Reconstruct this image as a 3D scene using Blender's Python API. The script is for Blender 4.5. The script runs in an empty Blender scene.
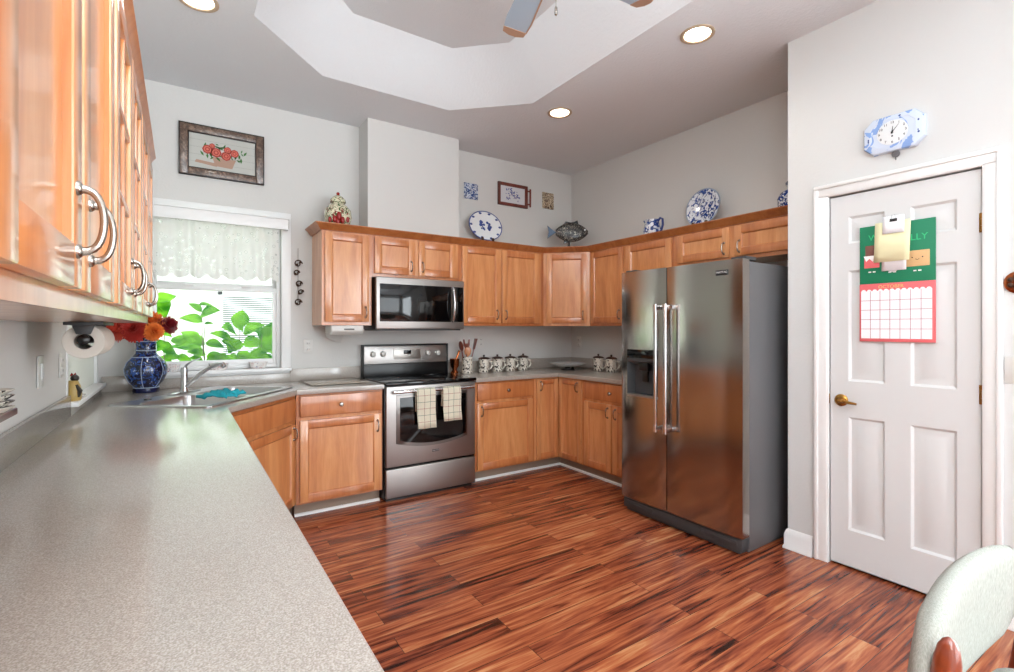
import bpy, bmesh, math, random
from mathutils import Vector, Matrix
from math import sin, cos, pi, radians as R
random.seed(7)
S = bpy.context.scene
COL = S.collection
# ------------------------------------------------------------------ camera, world, sun, fill, exposure
CAMZ = 1.34
YAW = math.atan2(326, 491)
cam_d = bpy.data.cameras.new('camera'); cam = bpy.data.objects.new('camera', cam_d); COL.objects.link(cam)
cam.location = (0, 0, CAMZ); cam.rotation_euler = (pi/2, 0, -YAW)
cam_d.sensor_width = 36; cam_d.lens = 491/1014*36; cam_d.shift_y = -7.5/1014; cam_d.clip_start = .02
S.camera = cam
W = bpy.data.worlds.new('world'); S.world = W; W.use_nodes = True
bg = W.node_tree.nodes['Background']; bg.inputs[0].default_value = (.86, .93, 1, 1); bg.inputs[1].default_value = 2.4
def light(name, kind, loc, rot, power, color=(1, 1, 1), **kw):
    d = bpy.data.lights.new(name, kind); d.energy = power; d.color = color
    for k, v in kw.items(): setattr(d, k, v)
    o = bpy.data.objects.new(name, d); COL.objects.link(o); o.location = loc; o.rotation_euler = rot
    return o
light('sun', 'SUN', (0, 6, 6), (R(20), R(-38), 0), 1.6, (1, .96, .88), angle=R(1.5))
light('rear_fill', 'AREA', (1.3, -2.85, 1.55), (R(90), 0, 0), 42, (.87, .95, 1), shape='RECTANGLE', size=2.9, size_y=2.1)  # soft fill added for brightness, standing for windows behind the camera
light('ceiling_bounce_fill', 'AREA', (.25, -.9, 1.75), (R(180-24), R(-10), 0), 96, (.87, .955, 1), shape='RECTANGLE', size=1.4, size_y=1.2, spread=R(126))  # added lamp turned upward to brighten the ceiling; no fixture hangs there
light('right_side_fill', 'AREA', (3.0, -1.35, 1.45), (0, R(90), 0), 66, (.87, .95, 1), shape='RECTANGLE', size=2.0, size_y=2.2)  # added fill aimed at the left wall cabinets; no opening in this wall
S.view_settings.view_transform = 'Standard'; S.view_settings.look = 'None'
S.view_settings.gamma = 1; S.view_settings.use_curve_mapping = False
S.view_settings.exposure = 0.94

def at(u, v, y=None, x=None, z=None):
    "world point on a given plane along a line of sight, used to take positions off the photograph"
    a = YAW
    d = Vector((sin(a) + cos(a)*(u-507)/491, cos(a) - sin(a)*(u-507)/491, (328.5-v)/491))
    t = y/d.y if y is not None else (x/d.x if x is not None else (z-CAMZ)/d.z)
    return Vector((0, 0, CAMZ)) + d*t

# ------------------------------------------------------------------ materials
def lin(c):
    if isinstance(c, str):
        c = [int(c[i:i+2], 16)/255 for i in (0, 2, 4)]
        c = [x/12.92 if x <= .04045 else ((x+.055)/1.055)**2.4 for x in c]
    return (c[0], c[1], c[2], 1)
MATS = {}
class NT:
    def __init__(s, name):
        s.m = bpy.data.materials.new(name); s.m.use_nodes = True; s.t = s.m.node_tree
        s.b = s.t.nodes['Principled BSDF']
    def n(s, t, **kw):
        n = s.t.nodes.new(t)
        for k, v in kw.items():
            if k.startswith('i_'):
                k = k[2:]; k = int(k) if k.isdigit() else k.replace('_', ' ')
                n.inputs[k].default_value = v
            else: setattr(n, k, v)
        return n
    def l(s, a, b): s.t.links.new(a, b)
    def set(s, **kw):
        for k, v in kw.items(): s.b.inputs[k.replace('_', ' ')].default_value = v
    def ramp(s, fac, stops, interp='LINEAR'):
        r = s.n('ShaderNodeValToRGB'); e = r.color_ramp; e.interpolation = interp
        while len(e.elements) < len(stops): e.elements.new(.5)
        for el, (p, c) in zip(e.elements, stops): el.position = p; el.color = lin(c)
        s.l(fac, r.inputs[0]); return r.outputs[0]
    def coords(s, scale=(1, 1, 1), rot=(0, 0, 0), kind='Object', rand=False):
        c = s.n('ShaderNodeTexCoord'); mp = s.n('ShaderNodeMapping'); mp.inputs['Scale'].default_value = scale
        mp.inputs['Rotation'].default_value = rot
        out = c.outputs[kind]
        if rand:
            oi = s.n('ShaderNodeObjectInfo'); ml = s.n('ShaderNodeVectorMath', operation='MULTIPLY_ADD')
            s.l(oi.outputs['Random'], ml.inputs[0]); ml.inputs[1].default_value = (13, 7, 9); s.l(out, ml.inputs[2]); out = ml.outputs[0]
        s.l(out, mp.inputs['Vector']); return mp.outputs[0]
    def bump(s, h, strength=.2, dist=.002):
        b = s.n('ShaderNodeBump', i_Strength=strength, i_Distance=dist); s.l(h, b.inputs['Height']); s.l(b.outputs[0], s.b.inputs['Normal'])
def plain(name, c, rough=.5, metal=0, **kw):
    m = NT(name); m.set(Base_Color=lin(c), Roughness=rough, Metallic=metal, **kw)
    # a faint surface variation keeps every material procedural
    nz = m.n('ShaderNodeTexNoise', i_Scale=35., i_Detail=3.); m.l(m.coords(), nz.inputs['Vector'])
    mr = m.n('ShaderNodeMapRange', i_3=max(0, rough-.04), i_4=min(1, rough+.04)); m.l(nz.outputs[0], mr.inputs[0]); m.l(mr.outputs[0], m.b.inputs['Roughness'])
    MATS[name] = m.m; return m.m
def wall_mat(name, c, bump=.25, scale=70):
    m = NT(name); m.set(Base_Color=lin(c), Roughness=.85)
    nz = m.n('ShaderNodeTexNoise', i_Scale=float(scale), i_Detail=4., i_Roughness=.6); m.l(m.coords(), nz.inputs['Vector'])
    m.bump(nz.outputs[0], bump, .004); return m.m
def wood_mat(name, dark, mid, light_, rough=.3, scale=(7, 7, .8), coat=.9, rand=True):
    m = NT(name); m.set(Roughness=rough, Coat_Weight=coat, Coat_Roughness=.14)
    v = m.coords(scale, rand=rand)
    nz = m.n('ShaderNodeTexNoise', i_Scale=1.6, i_Detail=6., i_Roughness=.55, i_Distortion=.9); m.l(v, nz.inputs['Vector'])
    fine = m.n('ShaderNodeTexNoise', i_Scale=14., i_Detail=3.); m.l(v, fine.inputs['Vector'])
    mx = m.n('ShaderNodeMath', operation='MULTIPLY_ADD'); m.l(fine.outputs[0], mx.inputs[0]); mx.inputs[1].default_value = .22
    m.l(nz.outputs[0], mx.inputs[2])
    m.l(m.ramp(mx.outputs[0], [(.38, dark), (.6, mid), (.82, light_)]), m.b.inputs['Base Color'])
    return m.m
WOOD = wood_mat('honey_maple', 'B87044', 'CE8A55', 'DD9E69')
WOODB = wood_mat('honey_maple_rails', 'A96135', 'BE7442', 'CA8350')
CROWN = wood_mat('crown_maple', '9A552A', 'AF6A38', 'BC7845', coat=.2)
WALL = wall_mat('painted_wall', 'D1D0CD'); WALLB = wall_mat('pantry_wall_paint', 'D2D3D2')
CEIL = wall_mat('ceiling_texture', 'DADDE0', .8, 55); TRAY = wall_mat('tray_paint', 'D4D6D8', .8, 55)
WHITE = plain('white_gloss_trim', 'E6E6E5', .35)
WHITEP = plain('white_plastic', 'D2D0CC', .4)
DOORM = plain('door_paint', 'D4D5D5', .4)
BLACK = plain('black_plastic', '0B0B0C', .3); BGLASS = plain('black_glass', '050506', .06)
CHROME = plain('chrome', 'C9C9CB', .12, 1); NICKEL = plain('brushed_nickel', 'A39B92', .25, 1)
BRASS = plain('antique_brass', 'A47A3E', .28, 1); BRONZE = plain('dark_bronze', '4A3428', .45, .6)
TOE = plain('toe_kick_taupe', '8F7C6C', .6); DARKW = plain('dark_wood_lid', '3A2018', .35)
COPPER = plain('copper', 'B0633C', .25, 1); TEAL = plain('teal_cloth', '1796A4', .85)
GREYM = plain('grey_enamel', '6A6A6C', .4, .35); DGREY = plain('dark_grey_plastic', '3A3B3D', .45)
PAPER = plain('paper_roll', 'D6CEC4', .95); YELLOWP = plain('yellow_note_paper', 'EAE6BC', .9); PAPERW = plain('note_paper', 'EEEEF2', .9)
GREENC = plain('calendar_green', '0B7A55', .6); REDC = plain('calendar_coral', 'E0686C', .6); GRIDC = plain('calendar_lines', 'A85A68', .7)
LGREEN = plain('letter_green', '35BF7C', .6); TANC = plain('cracker_tan', 'D8B07E', .7); BROWNC = plain('chocolate_brown', '7A4F45', .7)
GOLDC = plain('letter_gold', 'EBC07A', .6); SKINW = plain('marshmallow_white', 'F2EDEA', .7)
def steel(name, c, rough, brushed=(1, 1, 90), b=.15):
    m = NT(name); m.set(Base_Color=lin(c), Metallic=1., Roughness=rough)
    nz = m.n('ShaderNodeTexNoise', i_Scale=3., i_Detail=3.); m.l(m.coords(brushed), nz.inputs['Vector'])
    mr = m.n('ShaderNodeMapRange', i_3=rough-.02, i_4=rough+.03); m.l(nz.outputs[0], mr.inputs[0]); m.l(mr.outputs[0], m.b.inputs['Roughness'])
    m.bump(nz.outputs[0], b, .0006); return m.m
STEEL = steel('brushed_steel', 'A8A4A1', .37, (1, 1, 25), .0); STEELF = steel('fridge_steel', 'A9A39E', .15, (1, 1, 30), .015)
SINKM = steel('sink_steel', 'CFCFD1', .28, (40, 1, 1), .05)
# floor
m = NT('tiger_wood_planks'); v = m.coords()
br = m.n('ShaderNodeTexBrick', i_Scale=1., i_Mortar_Size=.0012, i_Brick_Width=1.22, i_Row_Height=.12, i_Bias=0.); br.offset = .37; br.offset_frequency = 2
br.inputs['Color1'].default_value = (0, 0, 0, 1); br.inputs['Color2'].default_value = (1, 1, 1, 1); br.inputs['Mortar'].default_value = (.5, .5, .5, 1)
m.l(v, br.inputs['Vector'])
cmb = m.n('ShaderNodeVectorMath', operation='MULTIPLY_ADD'); m.l(br.outputs['Color'], cmb.inputs[0]); cmb.inputs[1].default_value = (7, 11, 0); m.l(v, cmb.inputs[2])
mp = m.n('ShaderNodeMapping'); mp.inputs['Scale'].default_value = (.5, 8, 1); m.l(cmb.outputs[0], mp.inputs['Vector'])
n1 = m.n('ShaderNodeTexNoise', i_Scale=1.8, i_Detail=7., i_Roughness=.62, i_Distortion=2.0); m.l(mp.outputs[0], n1.inputs['Vector'])
n2 = m.n('ShaderNodeTexNoise', i_Scale=7., i_Detail=3., i_Distortion=.4); m.l(mp.outputs[0], n2.inputs['Vector'])
a1 = m.n('ShaderNodeMath', operation='MULTIPLY_ADD'); m.l(n2.outputs[0], a1.inputs[0]); a1.inputs[1].default_value = .35; m.l(n1.outputs[0], a1.inputs[2])
a2 = m.n('ShaderNodeMath', operation='MULTIPLY_ADD'); m.l(br.outputs['Color'], a2.inputs[0]); a2.inputs[1].default_value = .11; m.l(a1.outputs[0], a2.inputs[2])
c1 = m.ramp(a2.outputs[0], [(.50, '280F0A'), (.6, '5A281B'), (.70, '8B452D'), (.82, 'AC623D'), (.95, 'C48A5E')])
mx = m.n('ShaderNodeMix', data_type='RGBA'); m.l(br.outputs['Fac'], mx.inputs['Factor']); m.l(c1, mx.inputs['A']); mx.inputs['B'].default_value = lin('2A120B')
m.l(mx.outputs['Result'], m.b.inputs['Base Color']); m.set(Roughness=.2, Specular_IOR_Level=.5)
m.bump(n2.outputs[0], .06, .001); FLOOR = m.m
# countertop: speckled solid laminate
m = NT('speckled_laminate'); v = m.coords()
n1 = m.n('ShaderNodeTexNoise', i_Scale=380., i_Detail=2.); m.l(v, n1.inputs['Vector'])
n2 = m.n('ShaderNodeTexVoronoi', i_Scale=330.); m.l(v, n2.inputs['Vector'])
mxx = m.n('ShaderNodeMath', operation='MULTIPLY_ADD'); m.l(n2.outputs['Distance'], mxx.inputs[0]); mxx.inputs[1].default_value = .25; m.l(n1.outputs[0], mxx.inputs[2])
m.l(m.ramp(mxx.outputs[0], [(.40, '8C8378'), (.60, 'A29990'), (.82, 'BDB6AE')]), m.b.inputs['Base Color']); m.set(Roughness=.38, Specular_IOR_Level=.5, Coat_Weight=1., Coat_Roughness=.13, Coat_IOR=1.6); COUNTER = m.m
def china(name, ground, inks, scale=18, thr=.52, rough=.12, kind='noise'):
    m = NT(name); v = m.coords()
    col = None
    base = m.n('ShaderNodeRGB'); base.outputs[0].default_value = lin(ground); cur = base.outputs[0]
    for i, (ink, sc, th) in enumerate(inks):
        off = m.n('ShaderNodeVectorMath', operation='ADD'); m.l(v, off.inputs[0]); off.inputs[1].default_value = (3.1*i+1, 1.7*i, .9*i)
        t = m.n('ShaderNodeTexNoise', i_Scale=float(sc), i_Detail=2., i_Roughness=.6, i_Distortion=1.5); m.l(off.outputs[0], t.inputs['Vector'])
        f = m.n('ShaderNodeMapRange', i_1=th, i_2=th+.02); m.l(t.outputs[0], f.inputs[0])
        x = m.n('ShaderNodeMix', data_type='RGBA'); m.l(f.outputs[0], x.inputs['Factor']); m.l(cur, x.inputs['A']); x.inputs['B'].default_value = lin(ink); cur = x.outputs['Result']
    m.l(cur, m.b.inputs['Base Color']); m.set(Roughness=rough, Coat_Weight=.3); return m.m
DELFT = china('blue_and_white_china', 'D9DEE6', [('1F3F86', 22, .52), ('0F2254', 30, .6)])
DELFTD = china('dark_blue_china', '0B1338', [('32508E', 30, .54), ('8FA3C8', 38, .63)])
DELFTP = china('blue_painted_tile', 'C9D2DD', [('2A4F8C', 32, .5), ('142C5C', 40, .58)], rough=.3)
DELFTL = china('pale_blue_sponged_china', 'CBD7E8', [('86A6DC', 9, .57)])
JARM = china('painted_ginger_jar_glaze', 'DAD5B8', [('3C5B33', 34, .54), ('7B1F1B', 26, .6)])
CANM = china('dotted_stoneware', 'DCD6CA', [('2B2320', 30, .56)], rough=.25)
MOSAIC = china('brown_mosaic_tile', 'CBBBA0', [('4A3427', 55, .5), ('8A6A48', 45, .6)], rough=.5)
DISHM = china('floral_ceramic', 'E8E4E0', [('B06A6A', 60, .6), ('4A5F8E', 60, .64)])
FISHM = china('black_white_fish_glaze', '0E0F12', [('C9C0AE', 85, .60)], rough=.45)
TILEB = plain('ink_blue', '2A4286', .3); CHINAW = plain('china_white', 'E1E4E6', .15); FISHB = plain('fish_tail_blue', '35506E', .3)
REDWOOD = wood_mat('red_brown_frame_wood', '4E1D14', '6E2A1C', '84382A', .35)
CHAIRW = wood_mat('teak_chair_wood', '5A1F10', '7A3018', '8E4022', .3, (4, 4, 4))
FRAMEM = wood_mat('aged_bronze_frame', '38281F', '5A4335', '8A7260', .4, (20, 20, 20))
m = NT('woven_pale_upholstery'); v = m.coords((1, 1, 1))
n1 = m.n('ShaderNodeTexNoise', i_Scale=60., i_Detail=4.); m.l(m.coords((6, 6, 1.2)), n1.inputs['Vector'])
m.l(m.ramp(n1.outputs[0], [(.3, '888981'), (.6, '9D9E96'), (.8, 'B0AFA6')]), m.b.inputs['Base Color']); m.set(Roughness=.95); m.bump(n1.outputs[0], .4, .001); UPH = m.m
# checked towel
m = NT('checked_towel'); sx = m.n('ShaderNodeSeparateXYZ'); m.l(m.coords(), sx.inputs[0])
cur = m.n('ShaderNodeRGB'); cur.outputs[0].default_value = lin('D6D0BC'); cur = cur.outputs[0]
for ax, per, off, w, c in (('X', .104, .005, .003, '7A5348'), ('Z', .104, .005, .003, '9A5048'), ('X', .104, .057, .003, '43675A'), ('Z', .104, .057, .003, '3F6A5A')):
    q = m.n('ShaderNodeMath', operation='ADD'); m.l(sx.outputs[ax], q.inputs[0]); q.inputs[1].default_value = 10+off
    q2 = m.n('ShaderNodeMath', operation='MODULO'); m.l(q.outputs[0], q2.inputs[0]); q2.inputs[1].default_value = per
    q3 = m.n('ShaderNodeMath', operation='LESS_THAN'); m.l(q2.outputs[0], q3.inputs[0]); q3.inputs[1].default_value = w
    x = m.n('ShaderNodeMix', data_type='RGBA'); m.l(q3.outputs[0], x.inputs['Factor']); m.l(cur, x.inputs['A']); x.inputs['B'].default_value = lin(c); cur = x.outputs['Result']
m.l(cur, m.b.inputs['Base Color']); m.set(Roughness=.95); TOWEL = m.m
# lace
m = NT('white_lace'); m.set(Base_Color=lin('ECEBE8'), Roughness=.9)
vo = m.n('ShaderNodeTexVoronoi', i_Scale=26.); m.l(m.coords((1, 0, 1)), vo.inputs['Vector'])
rg = m.n('ShaderNodeMath', operation='COMPARE'); m.l(vo.outputs['Distance'], rg.inputs[0]); rg.inputs[1].default_value = .27; rg.inputs[2].default_value = .045
wv = m.n('ShaderNodeTexWave', i_Scale=42.); wv.bands_direction = 'X'; m.l(m.coords(), wv.inputs['Vector'])
wz = m.n('ShaderNodeTexWave', i_Scale=42.); wz.bands_direction = 'Z'; m.l(m.coords(), wz.inputs['Vector'])
mm = m.n('ShaderNodeMath', operation='MAXIMUM'); m.l(wv.outputs[1], mm.inputs[0]); m.l(wz.outputs[1], mm.inputs[1])
al = m.n('ShaderNodeMapRange', i_1=.35, i_2=.6, i_3=.8, i_4=1.); m.l(mm.outputs[0], al.inputs[0])
sb = m.n('ShaderNodeMath', operation='MULTIPLY_ADD'); m.l(rg.outputs[0], sb.inputs[0]); sb.inputs[1].default_value = -.35; m.l(al.outputs[0], sb.inputs[2])
m.l(sb.outputs[0], m.b.inputs['Alpha'])
tr = m.n('ShaderNodeBsdfTranslucent'); tr.inputs[0].default_value = lin('CECCC8')
ad = m.n('ShaderNodeMixShader', i_0=.35); out = m.t.nodes['Material Output']
tp = m.n('ShaderNodeBsdfTransparent'); fin = m.n('ShaderNodeMixShader'); m.l(sb.outputs[0], fin.inputs[0]); m.l(tp.outputs[0], fin.inputs[1]); m.l(tr.outputs[0], fin.inputs[2])
m.l(m.b.outputs[0], ad.inputs[1]); m.l(fin.outputs[0], ad.inputs[2]); m.l(ad.outputs[0], out.inputs[0]); LACE = m.m
# glass pane: clear, slight reflection
def pane_mat(name, tint, refl=.08, rough=.02):
    m = NT(name); out = m.t.nodes['Material Output']; tp = m.n('ShaderNodeBsdfTransparent'); tp.inputs[0].default_value = lin(tint)
    gl = m.n('ShaderNodeBsdfGlossy', i_Roughness=rough); fr = m.n('ShaderNodeFresnel', i_IOR=1.22); mx = m.n('ShaderNodeMixShader')
    m.l(fr.outputs[0], mx.inputs[0]); m.l(tp.outputs[0], mx.inputs[1]); m.l(gl.outputs[0], mx.inputs[2]); m.l(mx.outputs[0], out.inputs[0]); return m.m
PANE = pane_mat('window_glass', 'F4F7F5'); BOARDG = plain('frosted_cutting_glass', 'A59A8C', .12)
# leaves
m = NT('bright_leaf'); n1 = m.n('ShaderNodeTexNoise', i_Scale=9., i_Detail=2.); m.l(m.coords(), n1.inputs['Vector'])
c = m.ramp(n1.outputs[0], [(.35, '2C7A10'), (.62, '86C42E')]); m.l(c, m.b.inputs['Base Color']); m.set(Roughness=.7, Specular_IOR_Level=.2)
tr = m.n('ShaderNodeBsdfTranslucent'); m.l(c, tr.inputs[0]); mx = m.n('ShaderNodeMixShader', i_0=.45); m.l(m.b.outputs[0], mx.inputs[1]); m.l(tr.outputs[0], mx.inputs[2])
m.l(mx.outputs[0], m.t.nodes['Material Output'].inputs[0]); LEAF = m.m
STEM = plain('plant_stem', '6B6A4A', .8)
SIDING = plain('cream_siding', 'EDEBE2', .8); GRASS = wall_mat('lawn', '6E9A45', 1, 30); BLIND = plain('closed_blind', '5E6656', .7)
SHADE = plain('roller_shade_fabric', 'DEDDD8', .9)
_t = SHADE.node_tree; _tr = _t.nodes.new('ShaderNodeBsdfTranslucent'); _tr.inputs[0].default_value = lin('CFCDC8'); _mx = _t.nodes.new('ShaderNodeMixShader'); _mx.inputs[0].default_value = .5
_t.links.new(_t.nodes['Principled BSDF'].outputs[0], _mx.inputs[1]); _t.links.new(_tr.outputs[0], _mx.inputs[2]); _t.links.new(_mx.outputs[0], _t.nodes['Material Output'].inputs[0])
PET = [plain('petal_orange', 'E0762E', .7), plain('petal_red', 'A8281E', .7), plain('petal_crimson', '8E1626', .7), plain('petal_coral', 'D4503A', .7)]
def emit(name, c, s):
    m = NT(name); m.set(Base_Color=lin(c), Emission_Color=lin(c), Emission_Strength=s); return m.m
LAMPM = emit('lit_lamp_glass', 'FFF3DC', 6); LCD = plain('lcd_glass', '10151A', .15)
CANTRIM = plain('lamp_trim', 'B9A48C', .5)
FANB = plain('fan_blade_glossy', 'A9BBCB', .18); FANT = plain('fan_blade_tan', 'B08C74', .5)
BADGE = plain('badge_black', '111214', .3)

# ------------------------------------------------------------------ geometry helpers
class MB:
    def __init__(s, mat=None): s.bm = bmesh.new(); s.mi = 0; s.M = mat or Matrix()
    def _fin(s, vs, bev=0, smooth=False, seg=2):
        fs = {f for v in vs for f in v.link_faces}
        for f in fs: f.material_index = s.mi; f.smooth = True
        if bev:
            es = list({e for v in vs for e in v.link_edges})
            r = bmesh.ops.bevel(s.bm, geom=es, offset=bev, segments=seg, affect='EDGES', profile=.5)
            for f in r['faces']: f.material_index = s.mi; f.smooth = True
    def box(s, x0, x1, y0, y1, z0, z1, bev=0, seg=2, M=None):
        r = bmesh.ops.create_cube(s.bm, size=1); vs = r['verts']
        for v in vs:
            v.co = Vector((x0+(v.co.x+.5)*(x1-x0), y0+(v.co.y+.5)*(y1-y0), z0+(v.co.z+.5)*(z1-z0)))
            if M: v.co = M @ v.co
            v.co = s.M @ v.co
        s._fin(vs, bev, seg=seg); return s
    def loops(s, rings, closed=True, caps=True, ring_closed=True):
        "rings: list of lists of points -> skinned surface"
        vv = [[s.bm.verts.new(s.M @ Vector(p)) for p in r] for r in rings]
        n = len(vv[0])
        for a, b in zip(vv[:-1], vv[1:]):
            for i in range(n if ring_closed else n-1):
                j = (i+1) % n
                try: f = s.bm.faces.new((a[i], a[j], b[j], b[i])); f.material_index = s.mi; f.smooth = True
                except ValueError: pass
        if caps:
            for r, rev in ((vv[0], True), (vv[-1], False)):
                try: f = s.bm.faces.new(list(reversed(r)) if rev else r); f.material_index = s.mi
                except ValueError: pass
        return s
    def lathe(s, prof, c=(0, 0, 0), seg=24, axis='Z', caps=True, sx=1, sy=1):
        rings = []
        for r, z in prof:
            ring = []
            for i in range(seg):
                a = 2*pi*i/seg; p = (r*cos(a)*sx, r*sin(a)*sy, z)
                if axis == 'Y': p = (p[0], -p[2], p[1])    # profile height runs toward -y
                if axis == 'X': p = (p[2], p[1], -p[0])
                ring.append((c[0]+p[0], c[1]+p[1], c[2]+p[2]))
            rings.append(ring)
        return s.loops(rings, caps=caps)
    def tube(s, pts, r, seg=10, caps=True, flat=1):
        pts = [Vector(p) for p in pts]; rs = r if isinstance(r, (list, tuple)) else [r]*len(pts)
        rings = []; up = None
        for i, p in enumerate(pts):
            t = (pts[min(i+1, len(pts)-1)] - pts[max(i-1, 0)]).normalized()
            if up is None:
                up = Vector((0, 0, 1)) if abs(t.z) < .9 else Vector((1, 0, 0))
            a = t.cross(up).normalized(); up = a.cross(t).normalized()
            rings.append([p + (a*cos(2*pi*k/seg) + up*sin(2*pi*k/seg)*flat)*rs[i] for k in range(seg)])
        return s.loops(rings, caps=caps)
    def prism(s, pts, h0, h1, axis='Z', bev=0, seg=2):
        def P(p, h): return {'Z': (p[0], p[1], h), 'Y': (p[0], h, p[1]), 'X': (h, p[0], p[1])}[axis]
        a = [s.bm.verts.new(s.M @ Vector(P(p, h0))) for p in pts]; b = [s.bm.verts.new(s.M @ Vector(P(p, h1))) for p in pts]
        n = len(pts); s.bm.faces.new(list(reversed(a))); s.bm.faces.new(b)
        for i in range(n): s.bm.faces.new((a[i], a[(i+1) % n], b[(i+1) % n], b[i]))
        s._fin(a+b, bev, seg=seg); return s
    def sweep(s, path, prof):
        "profile (out, up) swept along an open 2-D polyline with mitred corners; out = right-hand side of travel"
        path = [Vector((p[0], p[1])) for p in path]; rings = []
        for i, p in enumerate(path):
            d0 = (p-path[i-1]).normalized() if i else None; d1 = (path[i+1]-p).normalized() if i < len(path)-1 else None
            n0 = Vector((d0.y, -d0.x)) if d0 else None; n1 = Vector((d1.y, -d1.x)) if d1 else None
            if n0 is None: nn = n1
            elif n1 is None: nn = n0
            else: nn = (n0+n1); nn = nn/ (nn.dot(n0))
            rings.append([(p.x+nn.x*o, p.y+nn.y*o, u) for o, u in prof])
        return s.loops(rings)
    def sphere(s, c, r, seg=16, sx=1, sy=1, sz=1):
        n = seg//2
        return s.lathe([(r*max(sin(pi*i/n), .001), -r*cos(pi*i/n)*sz) for i in range(n+1)], c, seg, sx=sx, sy=sy)
    def quad(s, pts, two=False):
        f = s.bm.faces.new([s.bm.verts.new(s.M @ Vector(p)) for p in pts]); f.material_index = s.mi; return s
    def build(s, name, mats, parent=None, sharp=35, loc=None, rot=None):
        bmesh.ops.recalc_face_normals(s.bm, faces=s.bm.faces)
        me = bpy.data.meshes.new(name); s.bm.to_mesh(me); s.bm.free()
        for mt in (mats if isinstance(mats, (list, tuple)) else [mats]): me.materials.append(mt)
        me.set_sharp_from_angle(angle=R(sharp))
        o = bpy.data.objects.new(name, me); COL.objects.link(o); o.parent = parent
        if loc is not None: o.location = loc
        if rot is not None: o.rotation_euler = rot
        return o
def thing(name, label, cat, loc=(0, 0, 0), rz=0, group=None, rot=None):
    o = bpy.data.objects.new(name, None); COL.objects.link(o); o.location = loc; o.rotation_euler = rot or (0, 0, rz)
    o.empty_display_size = .1
    o['label'] = label; o['category'] = cat
    if group: o['group'] = group
    return o
def tag(o, label, cat, group=None):
    o['label'] = label; o['category'] = cat
    if group: o['group'] = group
    return o
def struct(o): o['kind'] = 'structure'; return o
def copy_tree(o, parent=None):
    c = o.copy(); COL.objects.link(c); c.parent = parent
    for ch in list(o.children): copy_tree(ch, c)
    return c
def text_mesh(name, txt, size, mat, parent, loc, rot, depth=.0006, align='CENTER'):
    cu = bpy.data.curves.new('lettering', 'FONT'); cu.body = txt; cu.size = size; cu.extrude = depth; cu.align_x = align; cu.align_y = 'CENTER'
    t = bpy.data.objects.new('lettering_source', cu); COL.objects.link(t)
    dg = bpy.context.evaluated_depsgraph_get(); me = bpy.data.meshes.new_from_object(t.evaluated_get(dg))
    bpy.data.objects.remove(t); bpy.data.curves.remove(cu); me.materials.clear(); me.materials.append(mat)
    o = bpy.data.objects.new(name, me); COL.objects.link(o); o.parent = parent; o.location = loc; o.rotation_euler = rot; return o

# ------------------------------------------------------------------ room shell
XL, YB, XR, XP, YP = -.465, 4.26, 3.71, 3.09, 1.55
ZC = 3.085; YR = -3.0
struct(MB().box(XL-.15, XR+.15, YR-.15, YB+.15, -.1, 0).build('floor', FLOOR))
# ceiling with the stretched octagonal tray
oct_lo = [(.34, 3.06), (.815, 3.53), (1.785, 3.53), (2.27, 3.06), (2.27, .2), (1.785, -.27), (.815, -.27), (.34, .2)]
cx, cy, ins = 1.303, 1.63, .30
k = ins*.414
oct_hi = [(.34+ins, 3.06-k), (.815+k, 3.53-ins), (1.785-k, 3.53-ins), (2.27-ins, 3.06-k), (2.27-ins, .2+k), (1.785-k, -.27+ins), (.815+k, -.27+ins), (.34+ins, .2+k)]
ZT = 3.40
cb = MB(); bm = cb.bm
outer = [bm.verts.new((x, y, ZC)) for x, y in ((XL-.15, YR-.15), (XR+.15, YR-.15), (XR+.15, YB+.15), (XL-.15, YB+.15))]
inner = [bm.verts.new((x, y, ZC)) for x, y in oct_lo]; top = [bm.verts.new((x, y, ZT)) for x, y in oct_hi]
es = [bm.edges.new((l[i], l[(i+1) % len(l)])) for l in (outer, inner) for i in range(len(l))]
bmesh.ops.triangle_fill(bm, use_beauty=True, edges=es)
for i in range(8):
    f = bm.faces.new((inner[i], inner[(i+1) % 8], top[(i+1) % 8], top[i])); f.material_index = 1
f = bm.faces.new(top); f.material_index = 1
otop = [bm.verts.new((v.co.x, v.co.y, ZT+.2)) for v in outer]
for i in range(4): bm.faces.new((outer[i], outer[(i+1) % 4], otop[(i+1) % 4], otop[i]))
bm.faces.new(otop)
struct(cb.build('ceiling', [CEIL, TRAY]))
# back wall with window opening
WX0, WX1, WZ0, WZ1 = -.20, .665, 1.03, 2.2
w = MB()
for b in ((XL-.15, WX0, 0, ZC), (WX1, XR+.15, 0, ZC), (WX0, WX1, 0, WZ0), (WX0, WX1, WZ1, ZC)): w.box(b[0], b[1], YB, YB+.15, b[2], b[3])
struct(w.build('wall_back', WALL))
w = MB()
for y0, y1, z0, z1 in ((YR, 3.17, 0, ZC), (4.2, YB, 0, ZC), (3.17, 4.2, 0, .955), (3.17, 4.2, 2.1, ZC)): w.box(XL-.15, XL, y0, y1, z0, z1)
struct(w.build('wall_left', WALL))
struct(MB().box(XR, XR+.15, YP, YB, 0, ZC).build('wall_right', WALL))
struct(MB().box(XL-.15, XR+.15, YR-.15, YR, 0, ZC).build('wall_front', WALLB))
DY0, DY1, DZ = .672, 1.329, 2.095
w = MB()
for y0, y1, z0, z1 in ((DY1, YP, 0, ZC), (YR, DY0, 0, ZC), (DY0, DY1, DZ, ZC)): w.box(XP, XP+.12, y0, y1, z0, z1)
w.box(XP+.12, XR, YP-.12, YP, 0, ZC)
struct(w.build('wall_pantry', WALLB))
struct(MB().box(XR-.02, XR+.15, YR, YP-.12, 0, ZC).build('wall_pantry_inner', WALLB))
struct(MB().box(1.287, 2.137, 4.02, YB, 2.0, ZC).build('wall_chase', WALL))
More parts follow.
